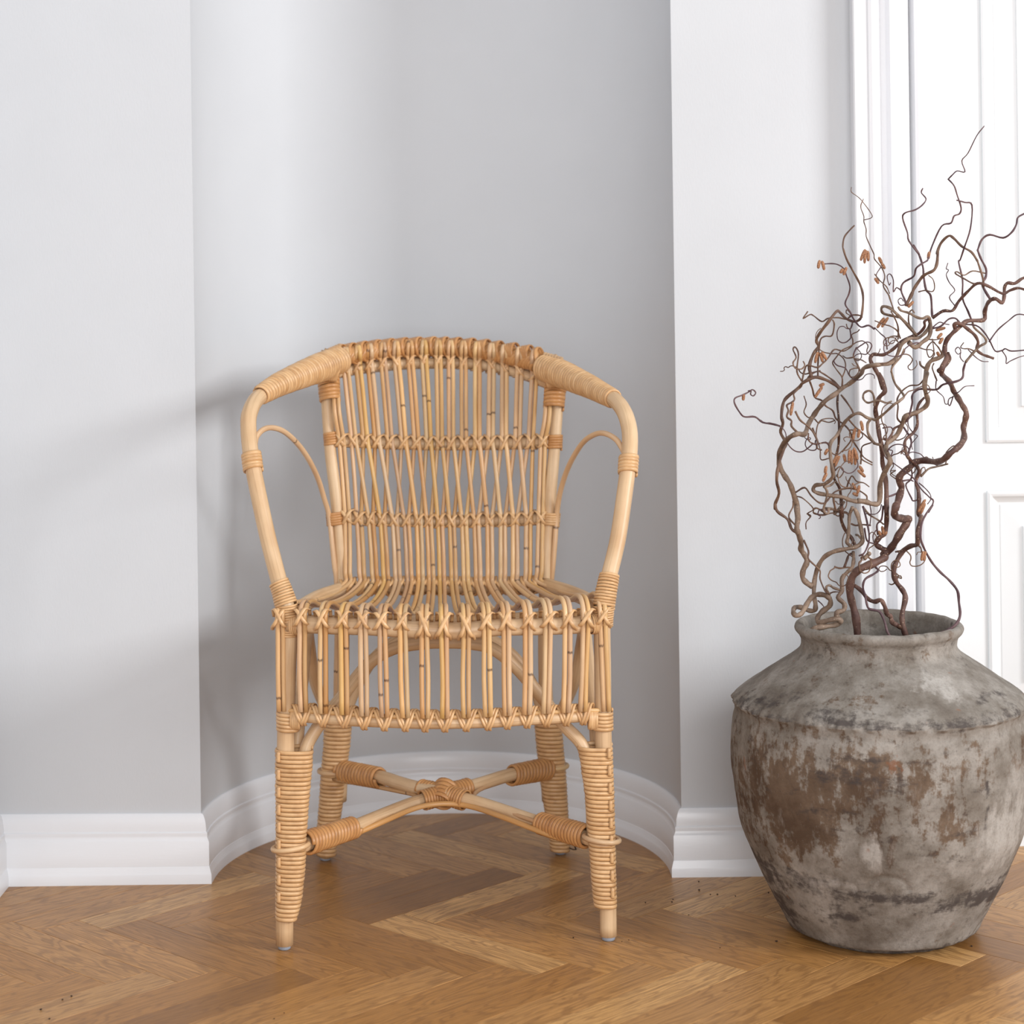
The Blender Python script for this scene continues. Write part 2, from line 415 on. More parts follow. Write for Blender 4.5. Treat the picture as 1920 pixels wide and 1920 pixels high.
for (x, y) in crumbs:
    q = ground(x, y); o = link('soil_crumb', cm, None); s_ = .6+.7*rnd.random(); o.location = (q.x, q.y, .0008*s_); o.scale = (s_, s_*(.7+.5*rnd.random()), s_); o.rotation_euler = (0, 0, rnd.random()*6)
    o['label'] = 'tiny dark crumb of soil lying on the parquet floor'; o['category'] = 'crumb'; o['group'] = 'soil crumbs scattered on the parquet'

# ---------------------------------------------------------------- wicker chair
def c(x, y, v):
    Y = 2.791+v
    for _ in range(2): X = (x-ROLL*(y-960)-960)*Y/F; Y = 2.791+v+.045*(X+.0945)
    return at(x, y, Y)
ch = root(empty('wicker_armchair', (-.104, 3.0, 0), 'honey-coloured wicker armchair of split cane standing in front of the curved niche', 'chair'))
def tube(name, pts, rad, m, seg=6, n=12, label=None, par=None):
    P = catmull(pts, seg)
    R = resample(list(rad), len(P)) if isinstance(rad, (list, tuple)) else rad
    o = Mb().sweep(P, R, n).build(name, m, par or ch)
    if label: o['label'] = label
    return o
# continuous outer pole: left foot - arm - back - arm - right foot
outer = [(533.5,1777,0),(534,1600,0),(535,1480,0),(536,1380,0),(539,1260,0),(541,1165,0),(529,1112,.004),(514,1055,.02),(498,990,.036),(479,900,.058),(470,850,.072),(466,805,.09),(468,775,.105),(484,746,.14),(523,721,.20),(565,703,.28),(607,686,.35),(648,667,.405),(700,658,.44),(750,653,.462),(800,651,.474),(841,651,.478),(895,656,.468),(945,665,.446),(999,678,.41),(1028,690,.38),(1070,709,.315),(1112,727,.24),(1150,748,.16),(1170,772,.12),(1180,805,.095),(1181,840,.077),(1178,871,.066),(1173,912,.055),(1161,996,.034),(1152,1040,.022),(1142,1080,.012),(1134,1120,.004),(1129,1165,0),(1130,1260,0),(1131,1374,0),(1135,1500,0),(1139,1640,0),(1141,1754,0)]
OUT = [c(*q) for q in outer]
L_foot, R_foot = OUT[0], OUT[-1]
OUT[0].z = .006; OUT[-1].z = .006
rad = [.0118]*6+[.0112]*32+[.0115]*6
tube('bent_pole', OUT, rad, M_pole, 6, 16)
# second rail under the top rail
rail2 = [(606,703,.368),(640,698,.41),(669,692,.43),(718,686,.45),(769,682,.466),(841,681,.478),(900,684,.47),(946,692,.455),(985,703,.43),(1012,713,.41),(1040,724,.37)]
R2 = catmull([c(*q) for q in rail2], 5); Mb().sweep(R2, .0090, 12).build('back_rail', M_pole, ch)
# uprights with rear legs
upL = [(612,705,.385),(613,750,.38),(620,850,.368),(630,935,.355),(638,1035,.346),(642,1085,.343),(644,1180,.35),(641,1290,.362),(634,1370,.372),(626,1450,.39),(617,1530,.408),(610,1602,.425)]
upR = [(1046,722,.385),(1044,775,.378),(1037,871,.364),(1032,933,.355),(1026,1035,.346),(1023,1085,.343),(1020,1180,.35),(1023,1290,.362),(1029,1370,.372),(1037,1450,.39),(1044,1530,.408),(1051,1590,.425)]
UL = [c(*q) for q in upL]; UR = [c(*q) for q in upR]
for U in (UL, UR): U[-1].z = .006
tube('back_post', UL, [.0092]*7+[.0105]*5, M_pole, 6, 14); tube('back_post', UR, [.0092]*7+[.0105]*5, M_pole, 6, 14)

rows = {
 1: [(648,686),(671,682),(693,679),(718,676),(743,674),(769,673),(795,672),(822,672),(845,673),(869,675),(895,678),(922,681),(946,686),(974,691),(1002,697)],
 2: [(640,823),(663,824),(685,825),(707,826),(731,827),(757,828),(781,828),(804,829),(825,829),(846,829),(870,829),(895,828),(920,828),(945,828),(970,827),(995,827),(1018,825)],
 3: [(651,967),(673,969),(695,970),(717,971),(740,972),(762,973),(785,973),(804,974),(825,974),(847,974),(870,974),(893,973),(918,973),(943,972),(966,971),(991,970),(1014,968)],
 4: [(652,1092),(679,1092),(703,1093),(724,1093),(746,1092),(768,1092),(789,1091),(809,1091),(829,1092),(851,1092),(874,1092),(897,1092),(919,1092),(943,1092),(966,1092),(990,1092),(1011,1090)],
 5: [(525,1157),(566,1155),(605,1159),(643,1160),(680,1161),(716,1162),(754,1163),(795,1168),(832,1169),(874,1170),(912,1163),(949,1162),(990,1162),(1028,1160),(1065,1159),(1099,1156),(1130,1154)],
 6: [(528,1334),(569,1335),(606,1338),(646,1340),(683,1343),(721,1345),(760,1346),(797,1347),(834,1347),(874,1346),(915,1344),(951,1342),(988,1340),(1024,1338),(1061,1336),(1093,1334),(1137,1334)]}
vrow = {1: (.413, .062), 2: (.372, .042), 3: (.352, .034), 4: (.338, .022), 5: (0.0, -.036), 6: (0.0, -.048)}
def lerp_v(lst, x):
    for i in range(1, len(lst)):
        if x <= lst[i][0] or i == len(lst)-1:
            a, b_ = lst[i-1], lst[i]; t = (x-a[0])/(b_[0]-a[0]); return a[2]+(b_[2]-a[2])*t
RAILP = [q for q in outer if 600 < q[0] < 1045 and q[1] < 760]
def vr(r, x):
    if r == 1: return lerp_v(rail2, x)
    cx, hw = {1: (825, 195), 2: (829, 205), 3: (832, 200), 4: (832, 195), 5: (830, 305), 6: (832, 305)}[r]
    xn = max(-1, min(1, (x-cx)/hw)); a, bw = vrow[r]
    return a + bw*(1-xn*xn)
def bar(r, x0, x1, yoff, R, n=13, name='cross_rail'):
    ys = rows[r]
    pts = []
    for i in range(n):
        x = x0+(x1-x0)*i/(n-1)
        k = min(range(len(ys)), key=lambda q: abs(ys[q][0]-x)); y = ys[k][1]
        if 0 < k < len(ys)-1: y = (ys[k-1][1]+ys[k][1]+ys[k+1][1])/3
        pts.append(c(x, y+yoff, vr(r, x)))
    P = catmull(pts, 4); Mb().sweep(P, R, 14).build(name, M_pole, ch); return P
BR = {2: .0098, 3: .0098, 4: .0100, 5: .0115, 6: .0078, 1: .0090}
bar(2, 626, 1036, 4, BR[2]); bar(3, 632, 1032, 4, BR[3]); bar(4, 640, 1024, 10, BR[4])
bar(5, 541, 1129, 14, BR[5], name='seat_front_rail'); bar(6, 534, 1132, 9, BR[6], name='apron_rail')
# thin split strip on top of the apron rail
strip = [c(x, y-2, vr(6, x)-.004) for x, y in rows[6]]
Mb().sweep(catmull(strip, 4), .0032, 8).build('apron_strip', M_cane, ch)
# second inner seat rail and side rails
inner = [c(556+i*(1114-556)/10, 1150-(1-abs(i-5)/5)*0, .052-.028*(1-((i-5)/5)**2)) for i in range(11)]
for q in inner: q.z = .4285
Mb().sweep(catmull(inner, 4), .0100, 12).build('seat_inner_rail', M_pole, ch)
def seatz(pts, z0, z1):
    n = len(pts)
    for i, q in enumerate(pts): q.z = z0+(z1-z0)*i/(n-1)
    return pts
sl = seatz([c(541,1160,0.0), c(549,1140,.08), c(566,1125,.17), c(598,1112,.26), c(643,1102,.335)], .431, .430)
sr = seatz([c(1129,1158,0.0), c(1122,1140,.08), c(1104,1125,.17), c(1066,1112,.26), c(1022,1102,.335)], .431, .430)
tube('seat_side_rail', sl, .0108, M_pole); tube('seat_side_rail', sr, .0108, M_pole)

# canes: 17 pairs; pairs 2-16 reach the top rail, the outer pairs end under the post binding
CR = .0034
def cane_pt(r, k, side, lift=0.0):
    """k pair index 0..16, side -1/+1; a point in front of bar r"""
    if r == 1:
        x, y = rows[1][k-1]
    else: x, y = rows[r][k]
    half = {1: 4.0, 2: 4.2, 3: 4.2, 4: 4.3, 5: 4.8, 6: 4.9}[r]
    v = vr(r, x) - BR[r] - CR - lift
    return c(x+side*half, y, v)
FRONTZ = {}
for k in range(17):
    for side in (-1, 1):
        pts = []
        if 1 <= k <= 15:
            x, y = rows[1][k-1]
            yr = 651+ ((x-833)/182.0)**2*17 + (x-833)*.022
            vt = lerp_v(RAILP, x)
            pts.append(c(x+side*1.6, yr-12, vt-.0130)); pts.append(c(x+side*3.6, yr-3, vt-.0185)); pts.append(c(x+side*4.2, yr+8, vt-.0180))
            pts.append(cane_pt(1, k, side))
            pts.append(c(x+side*4.3+(rows[2][k][0]-x)*.35, y+48, (vr(1, x)-.012)*.65+(vr(2, rows[2][k][0])-.012)*.35))
        else:
            x0 = 627 if k == 0 else 1030; y0 = 728 if k == 0 else 745
            pts.append(c(x0+side*4.0+(2 if k == 0 else -2), y0, .375)); pts.append(c(x0+side*4.2+(5 if k == 0 else -5), y0+45, .36))
        # between rows 2 and 3 the canes of neighbouring pairs cross
        k3 = k
        if 1 <= k <= 15:
            if side > 0 and k < 15: k3 = k+1
            if side < 0 and k > 1: k3 = k-1
        pts.append(cane_pt(2, k, side))
        side3 = -side if k3 != k else side
        a, b_ = cane_pt(2, k, side), cane_pt(3, k3, side3)
        off = (-.0028 if side > 0 else .0028) if k3 != k else 0
        for t in (.12, .5, .88):
            q = a.lerp(b_, t); q.y += off + (.0055 if t == .5 else .002); pts.append(q)
        pts.append(b_)
        d4 = cane_pt(4, k3, side3)
        q = b_.lerp(d4, .5); q.y += .006; pts.append(q)
        q = b_.lerp(d4, .85); q.y -= .001; pts.append(q)
        pts.append(d4)
        # seat
        f5 = cane_pt(5, k3, side3)
        e = abs(k3-8)/8.0
        S = []
        for t, z in ((.10, .4235), (.28, .4165), (.5, .4205), (.72, .4355), (.84, .4515), (.93, .4580), (.985, .4530)):
            q = d4.lerp(f5, t)
            tt = t**(1.0-.5*e*e); q.x = d4.x+(f5.x-d4.x)*tt
            q.z = z + e*e*.020*math.sin(math.pi*t); S.append(q)
        pts += S
        pts.append(f5)
        f6 = cane_pt(6, k3, side3)
        q = f5.lerp(f6, .18); pts.append(q + Vector((0, .003, 0)))
        q = f5.lerp(f6, .6); q.x += rnd.uniform(-.0012, .0012); pts.append(q + Vector((0, .002, 0)))
        pts.append(f6)
        P = catmull(pts, 3)
        o = Mb().sweep(P, CR*rnd.uniform(.93, 1.06), 8, uoff=rnd.random()*3).build('cane', M_cane, ch)

# X-shaped ties
def tie_mesh(R, a, lift, sw=.0026, th=.45, hh=None):
    bb = Mb(); hh = hh or R
    for sgn, lf in ((1, 0.0), (-1, .0009)):
        pts = []; nr = []
        seq = [(-1.0, 150), (-1.05, 100), (-1.0, 62), (-.62, 30), (0, 0), (.62, -30), (1.0, -62), (1.05, -100), (1.0, -150)]
        for fx, ang in seq:
            aa = math.radians(ang); front = max(0, math.cos(aa))
            rr = R + .0012 + (lift+lf)*max(0, 1-abs(fx))**.35 if abs(fx) < 1 else R+.0012
            if abs(fx) < .99: rr = R + lift*.98 + .0010 + lf
            pts.append(Vector((sgn*fx*a, -math.cos(aa)*rr, math.sin(aa)*rr*hh/R)))
            nr.append(Vector((0, -math.cos(aa), math.sin(aa))))
        P = catmull(pts, 3); N = catmull(nr, 3)
        bb.sweep(P, sw, 6, flat=th, hint=N)
    me = bb.mesh('binding', True); me.materials.append(M_wrap); return me
TM = {1: tie_mesh(.0090, .0084, .0070), 2: tie_mesh(.0098, .0092, .0070), 4: tie_mesh(.0100, .0094, .0072), 5: tie_mesh(.0115, .0100, .0072, .0028)}
TM[3] = TM[2]
yofs = {1: 7, 2: 4, 3: 4, 4: 10, 5: 14}
for r in (1, 2, 3, 4, 5):
    lst = rows[r]
    for i, (x, y) in enumerate(lst):
        p_ = c(x, y+{1: 5, 2: 1, 3: 1, 4: 3, 5: 5}[r], vr(r, x))
        o = link('binding', TM[r], None, ch); o.location = p_ - ROOT[ch.name]
        ang = 0.0
        if r == 5: ang = -.10*((x-830)/300)
        if r == 1: ang = -.13*((x-830)/170)
        sl_ = 1 if rnd.random() < .8 else -1
        tilt = {1: -.05, 2: .0, 3: .0, 4: .45, 5: -.35}[r]
        o.rotation_euler = (tilt, rnd.uniform(-.10, .10)-ang*.3, 0); o.scale = (rnd.uniform(.93, 1.08)*sl_, 1, rnd.uniform(.92, 1.06))
        if r == 5 and i in (7, 8, 9): o.scale.z = 1.35; 

# V-shaped lashings on the apron rail
def coil(bb, centre, rx, ry, frame, turns, sw, th=.5, nseg=22, super_=2.0, jitter=0.0, tilt=0.0, lead=0.0):
    """helical binding. centre(t) point, frame(t) -> (ax, ay) unit vectors across, rx(t), ry(t) half widths"""
    P = []; N = []; tot = int(turns*nseg)
    for i in range(tot+1):
        t = i/tot; a = 2*math.pi*i/nseg
        ax, ay = frame(t); ca, sa = math.cos(a), math.sin(a)
        cx = math.copysign(abs(ca)**(2/super_), ca); sy = math.copysign(abs(sa)**(2/super_), sa)
        j = 1+jitter*(noise.noise(Vector((i/nseg*1.7, centre(0).x*90, 3.1))))
        p_ = centre(min(1, max(0, t + tilt*ca/turns))) + ax*(cx*rx(t)*j) + ay*(sy*ry(t)*j)
        P.append(p_); N.append(ax*ca*ry(t)+ay*sa*rx(t))
    bb.sweep(P, sw, 6, flat=th, hint=N)
for i, (x, y) in enumerate(rows[6]):
    if i in (0, 16): continue
    bb = Mb()
    R = BR[6]+.001
    gx = (rows[6][min(i+1, 15)][0]-rows[6][max(i-1, 1)][0])/(2 if 1 < i < 15 else 1)/1400.0
    p0 = c(x, y+9, vr(6, x))
    for sg in (-1, 1):
        for k2 in (0, 1):
            pts = []; nr = []
            for t in range(9):
                a = math.radians(150 - t*30.5)
                fx = max(0.0, min(1.0, (t-1)/5.0)); xx = sg*((1-fx)*gx*.5 + .0008) - sg*0 + (k2*.0042-.0021)
                rz = R+.0015+ (.006 if math.sin(a) > 0 else 0)*max(0, math.sin(a)) + (.001 if sg > 0 else 0)
                pts.append(p0+Vector((xx, -math.cos(a)*(R+.0022+(.001 if sg > 0 else 0)), math.sin(a)*rz))); nr.append(Vector((0, -math.cos(a), math.sin(a))))
            bb.sweep(catmull(pts, 3), .0022, 6, flat=.55, hint=catmull(nr, 3))
    bb.build('binding', M_wrap, ch)
# end lashings of the apron rail on the legs
for (xa, ya, xb, yb) in ((527, 1350, 552, 1351), (1117, 1349, 1140, 1348)):
    A, B = c(xa, ya, 0), c(xb, yb, 0)
    bb = Mb(); cx = (A+B)/2; 
    coil(bb, lambda t, A=cx: A+Vector((0, 0, .0125-.025*t)), lambda t: .0145, lambda t: .0150, lambda t: (Vector((1, 0, 0)), Vector((0, 1, 0))), 5, .0027)
    bb.build('binding', M_wrap, ch)
for (xa, xb) in ((545, 562), (1103, 1119)):
    A, B = c(xa, 1349, vr(6, xa)), c(xb, 1349, vr(6, xb))
    bb = Mb(); coil(bb, lambda t, A=A, B=B: A.lerp(B, t), lambda t: .0128, lambda t: .0110, lambda t: (Vector((0, 0, 1)), Vector((0, 1, 0))), 5, .0024, jitter=.1)
    bb.build('binding', M_wrap, ch)

def leg_wrap(pts, turns, ry, name='leg_binding', strips=None, m=M_wrap, sup=2.6):
    """pts: (xl, xr, y, v) outline rows from top to bottom"""
    cen = [c((a+b_)/2, y, v) for a, b_, y, v in pts]; hw = [(b_-a)/2*(cen[i].y)/F for i, (a, b_, y, v) in enumerate(pts)]
    L = [0]
    for i in range(1, len(cen)): L.append(L[-1]+(cen[i]-cen[i-1]).length)
    def lk(t, arr):
        d = t*L[-1]
        for i in range(1, len(L)):
            if d <= L[i] or i == len(L)-1: return arr[i-1]+(arr[i]-arr[i-1])*((d-L[i-1])/(L[i]-L[i-1]))
    bb = Mb(); sw = L[-1]/turns/2*1.03
    coil(bb, lambda t: lk(t, cen), lambda t: lk(t, hw)-sw*.5, lambda t: ry, lambda t: (Vector((1, 0, 0)), Vector((0, 1, 0))), turns, sw, .62, 26, sup, .035)
    # filling core
    bb.sweep([q for q in cen], [h-sw*1.2 for h in hw], 16, flat=None) if False else None
    o = bb.build(name, m, ch)
    if strips:
        sx, per = strips; bb2 = Mb(); n = int(turns/per)
        for j in range(n):
            t0 = (j*per+.6)/turns; t1 = min(.995, (j*per+per*.62)/turns)
            P = []; NN = []
            for t in [t0-.2/turns] + [t0+(t1-t0)*q/4 for q in range(5)] + [t1+.2/turns]:
                t = max(0, min(1, t)); edge = t < t0 or t > t1
                q = lk(t, cen) + Vector((sx*(lk(t, hw)-.0060), -ry-.0008+(.0016 if edge else 0), 0)); P.append(q); NN.append(Vector((0, -1, 0)))
            bb2.sweep(P, .0028, 6, flat=.5, hint=NN)
        bb2.build('binding_strip', m, ch)
    return cen, hw, lk
leg_wrap([(516,588,1402,.0),(516,586,1440,0),(516.5,580,1500,0),(517,575,1570,0),(517,572,1640,0),(516.5,566,1690,0),(516.5,558,1721,0)], 39, .0150, strips=(-1, 4))
leg_wrap([(1081,1149,1396,0),(1088,1150,1430,0),(1096,1152,1490,0),(1102,1154,1570,0),(1106,1155,1620,0),(1110,1156,1670,0),(1113,1157,1697,0)], 37, .0150, strips=(1, 4))
leg_wrap([(607,661,1352,.37),(606,657,1400,.378),(602,651,1440,.386),(599,646,1490,.398),(596,640,1530,.408),(593,634,1570,.417),(592,631,1600,.424)], 33, .0160, m=M_wrap)
leg_wrap([(1001,1053,1352,.37),(1005,1057,1400,.378),(1010,1061,1440,.386),(1016,1064,1490,.398),(1022,1066,1530,.408),(1028,1068,1570,.417),(1031,1069,1592,.424)], 33, .0160, m=M_wrap)
# feet glides
for q, r_ in ((OUT[0], .0086), (OUT[-1], .0092), (UL[-1], .0086), (UR[-1], .0086)):
    bb = Mb(); bb.sweep([Vector((q.x, q.y, z)) for z in (0.0, .0012, .004, .0075)], [r_*.8, r_*.95, r_, r_], 20); bb.build('foot_glide', M_cap, ch)
# torn strip ends at the right rear foot
bb = Mb(); q = UR[-1]
for pts in ([(0,0,.006),(.012,-.006,.010),(.020,-.008,.011),(.024,-.010,.002)], [(0,-.004,.012),(-.012,-.006,.016),(-.016,-.008,.008)], [(.004,-.006,.010),(.016,-.010,.004),(.022,-.004,.001)]):
    bb.sweep(catmull([q+Vector(p_) for p_ in pts], 4), .0016, 6, flat=.6)
o = bb.build('frayed_strip', M_dark, ch); o['label'] = 'dark frayed cane end at the right rear foot'

# arches under the seat
def arch(pts, r=.0088): tube('arch_brace', [c(*q) for q in pts], r, M_pole, 6, 12)
arch([(562,1560,.004),(566,1470,.004),(572,1410,.004),(594,1366,.012),(640,1308,.02),(690,1246,.02),(735,1217,.018),(790,1206,.015),(832,1204,.012),(880,1206,.015),(925,1217,.018),(972,1256,.02),(1020,1313,.02),(1060,1362,.012),(1094,1402,.004),(1107,1470,.004),(1112,1560,.004)])
arch([(640,1500,.40),(644,1400,.375),(652,1330,.365),(690,1250,.36),(735,1205,.36),(785,1186,.36),(832,1182,.36),(880,1186,.36),(930,1204,.36),(978,1248,.36),(1012,1320,.365),(1020,1400,.375),(1026,1500,.40)], .0085)
arch([(552,1500,.012),(556,1420,.02),(562,1330,.04),(570,1240,.08),(574,1190,.14),(576,1180,.20),(580,1210,.26),(590,1275,.30),(612,1332,.345),(630,1378,.374),(622,1460,.392)], .0088)
arch([(1124,1500,.012),(1120,1420,.02),(1113,1330,.04),(1103,1240,.08),(1098,1190,.14),(1095,1180,.20),(1090,1210,.26),(1078,1275,.30),(1056,1328,.345),(1034,1378,.374),(1042,1460,.392)], .0088)
# crossed stretchers
def line_coil(a, b_, r0, r1, turns, sw=None, name='binding', m=M_wrapo, th=.5, jit=.03, axis=None, tilt=0.0, sup=2.0, ratio=1.0):
    d = (b_-a); t_ = d.normalized(); up = Vector((0, 0, 1)); s1 = t_.cross(up).normalized(); s2 = s1.cross(t_).normalized()
    bb = Mb(); sw = sw or d.length/turns/2*1.05
    coil(bb, lambda t: a.lerp(b_, t), lambda t: r0+(r1-r0)*t, lambda t: (r0+(r1-r0)*t)*ratio, lambda t: (s1, s2), turns, sw, th, 20, sup, jit, tilt)
    return bb.build(name, m, ch)
FL, FR = c(560,1588,.006), c(1112,1574,.006); RL, RR = c(630,1444,.386), c(1036,1438,.386)
X1 = [FL, c(660,1552,.10), c(760,1512,.18), c(832,1489,.212), c(900,1470,.255), c(960,1452,.31), RR]
X2 = [FR, c(1010,1543,.10), c(910,1510,.17), c(832,1491,.20), c(765,1473,.25), c(705,1455,.31), RL]
for q in X2[3:4]: q.z += .002
tube('stretcher', X1, .0098, M_pole, 6, 14); tube('stretcher', X2, .0098, M_pole, 6, 14)
line_coil(c(574,1581,.012), c(664,1551,.10), .0138, .0126, 15, ratio=1.1, th=.62)
line_coil(c(1102,1569,.012), c(1012,1543,.10), .0138, .0126, 15, ratio=1.1, th=.62)
line_coil(c(640,1446,.375), c(714,1459,.30), .0140, .0126, 13, ratio=1.1, th=.62)
line_coil(c(1028,1441,.375), c(958,1454,.31), .0140, .0126, 12, ratio=1.1, th=.62)
line_coil(c(792,1501,.193), c(828,1491,.208), .0140, .0140, 7, th=.6); line_coil(c(873,1501,.185), c(838,1491,.203), .0140, .0140, 7, th=.6)
line_coil(c(790,1480,.235), c(822,1487,.215), .0136, .0136, 6, th=.6); line_coil(c(878,1478,.240), c(845,1486,.218), .0136, .0136, 6, th=.6)
line_coil(c(826,1505,.196), c(840,1472,.222), .0165, .0165, 5, th=.6)
def thin(pts, r=.0040, name='brace_cane', m=M_cane): tube(name, [c(*q) for q in pts], r, m, 6, 8)
thin([(600,1588,.03),(660,1566,.09),(720,1540,.13),(780,1515,.17),(832,1507,.18),(885,1513,.17),(945,1533,.12),(1010,1558,.08),(1080,1582,.03)])
thin([(625,1461,.375),(700,1474,.31),(750,1484,.26),(775,1490,.23),(783,1500,.205),(770,1510,.185),(720,1533,.14),(640,1562,.08)], .0033)
thin([(1030,1457,.375),(965,1460,.31),(925,1470,.27),(897,1482,.235),(889,1492,.21),(900,1500,.19),(950,1522,.14),(1040,1552,.06)], .0033)
# rings that lock the stretchers to the legs
def ring(cx, y, v, rx, ry, tilt=0.0, tail=None):
    cc_ = c(cx, y, v); P = []
    for i in range(25):
        a = 2*math.pi*i/24; P.append(cc_+Vector((math.cos(a)*rx, math.sin(a)*ry, math.cos(a)*tilt)))
    Mb().sweep(P, .0036, 8, cap=False).build('locking_ring', M_cane, ch)
ring(545, 1587, 0, .0235, .0195, .003); ring(1128, 1572, 0, .0235, .0195, -.003)
ring(626, 1445, .388, .0225, .021, .0); ring(1036, 1436, .388, .0225, .021, .0)

# arm bindings
def path_coil(pts, rr, turns, name='binding', m=M_wrap, th=.5, jit=.03, mod=None, tilt=0.0, sw=None, fl=1.0, nseg=20):
    P = catmull([c(*q) for q in pts], 8); RR_ = resample(list(rr), len(P))
    L = [0]
    for i in range(1, len(P)): L.append(L[-1]+(P[i]-P[i-1]).length)
    def idx(t):
        d = t*L[-1]; lo = 0; hi = len(L)-1
        while hi-lo > 1:
            mid = (lo+hi)//2
            if L[mid] <= d: lo = mid
            else: hi = mid
        return lo, (d-L[lo])/(L[hi]-L[lo])
    def cen(t): i, f = idx(t); return P[i].lerp(P[i+1], f)
    def rad_(t):
        i, f = idx(t); r_ = RR_[i]+(RR_[i+1]-RR_[i])*f
        return r_*(mod(t) if mod else 1)
    def fr(t):
        i, f = idx(t); d = (P[min(i+2, len(P)-1)]-P[max(i-1, 0)]).normalized()
        s1 = d.cross(Vector((0, 1, 0))).normalized(); return s1, d.cross(s1).normalized()
    bb = Mb(); sw_ = sw or L[-1]/turns/2*1.05
    coil(bb, cen, rad_, lambda t: rad_(t)*fl, fr, turns, sw_, th, nseg, 2.0, jit, tilt)
    return bb.build(name, m, ch)
path_coil([(488,741,.145),(523,721,.20),(565,703,.28),(600,689,.34),(638,674,.395)], [.0125,.0155,.0185,.0205,.0195], 36, 'arm_binding')
path_coil([(1150,748,.16),(1112,728,.24),(1080,713,.30),(1052,701,.345),(1018,689,.39)], [.0125,.0155,.0180,.0200,.0190], 36, 'arm_binding')
# neck bindings below the corners
path_coil([(616,708,.385),(617,725,.378),(619,752,.372)], [.0160,.0155,.0150], 7, 'post_binding', M_wrapo, sw=.0034)
path_coil([(1042,719,.385),(1040,740,.378),(1038,766,.372)], [.0160,.0155,.0150], 7, 'post_binding', M_wrapo, sw=.0034)
# corner strips running over the junction
for (sx, xs0, y0, yb) in ((1, 612, 668, 716), (-1, 1046, 680, 728)):
    bb = Mb()
    for j in range(7):
        f = j/6.0
        top = c(xs0+sx*(f*30-6), y0-4-(f*12 if sx > 0 else f*8), .36+.028*f); bot = c(xs0+sx*(f*24-8), yb-2, .378)
        mid = c(xs0+sx*(f*30-8), (y0+yb)/2-2, .327+.030*f)
        back = top+Vector((0, .022, -.006))
        P = catmull([back, top+Vector((0, 0, .004)), mid, bot+Vector((0, -.014, 0))], 5)
        bb.sweep(P, .0038, 6, flat=.45, hint=[Vector((0, -1, .15))]*len(P))
    bb.build('corner_strips', M_wrap, ch)
# leaf-like wrap along the top rail, swelling between the cane tips
tx = [q[0] for q in rows[1]]
def swell(t):
    x = 640+(1014-640)*t; d = min(abs(x-q) for q in tx)
    return 1.0+.10*min(1, d/11.0)-.04
pts = [(640,668,.40),(700,658,.44),(750,653,.462),(800,651,.474),(841,651,.478),(895,656,.468),(945,665,.446),(985,674,.42),(1014,684,.395)]
path_coil(pts, [.0128]*9, 62, 'rail_binding', M_wrapo, th=.42, jit=.05, mod=swell, tilt=1.6, sw=.0038)
# slanted leaf strips in every gap
for i in range(len(tx)+1):
    xa = tx[i-1] if i > 0 else 640; xb = tx[i] if i < len(tx) else 1016
    if i == 0: xa = 634
    xm = (xa+xb)/2; v0 = None
    k = min(range(len(tx)), key=lambda q: abs(tx[q]-xm))
    yr = 651 + ((xm-833)/182.0)**2*17 + (xm-833)*.022; vv = lerp_v(RAILP, xm)
    cc_ = c(xm, yr, vv); bb = Mb(); wgap = max(4, (xb-xa)/2-5)*.00082
    for j in range(4):
        P = []; NN = []
        for a in range(-10, 11):
            an = math.radians(a*17); 
            xo = (j/3.0-.5)*2*wgap*(.45+.55*abs(math.sin(an/2+.5)))+ .0035*math.sin(an)*(-1) - .002*j*math.cos(an)
            r_ = .0140+.0007*j
            P.append(cc_+Vector((xo, -math.cos(an)*r_, math.sin(an)*r_))); NN.append(Vector((0, -math.cos(an), math.sin(an))))
        bb.sweep(P, .0030, 6, flat=.4, hint=NN)
    bb.build('rail_leaf', M_wrapo, ch)
# small bindings on posts, arms and seat corners
path_coil([(620,812,.372),(622,835,.37)], [.0108,.0108], 5, 'post_binding', M_wrapo, sw=.0026)
path_coil([(1041,817,.37),(1040,842,.368)], [.0108,.0108], 5, 'post_binding', M_wrapo, sw=.0026)
path_coil([(628,962,.352),(630,985,.351)], [.0130,.0130], 5, 'post_binding', M_wrapo, sw=.0026)
path_coil([(1034,963,.352),(1032,985,.351)], [.0130,.0130], 5, 'post_binding', M_wrap, sw=.0026)
path_coil([(471,852,.071),(475,882,.063)], [.0128,.0128], 5, 'arm_binding', M_wrap, sw=.0034)
path_coil([(1179,857,.071),(1177,888,.062)], [.0128,.0128], 5, 'arm_binding', M_wrap, sw=.0034)
path_coil([(523,1092,.008),(530,1112,.004),(537,1136,0)], [.0130,.0138,.0150], 9, 'arm_binding', M_wrap)
path_coil([(1143,1078,.012),(1138,1102,.006),(1132,1138,0)], [.0130,.0138,.0145], 11, 'arm_binding', M_wrap)
path_coil([(548,1172,-.003),(562,1172,-.006)], [.0135,.0135], 4, 'binding', M_wrap)
path_coil([(1108,1170,-.006),(1122,1169,-.003)], [.0135,.0135], 4, 'binding', M_wrap)
path_coil([(541,1182,0),(540,1194,0)], [.0130,.0130], 3, 'binding', M_wrap)
path_coil([(538,1134,0),(541,1172,0)], [.0140,.0135], 8, 'binding', M_wrap)
path_coil([(1132,1136,0),(1130,1172,0)], [.0140,.0135], 8, 'binding', M_wrap)
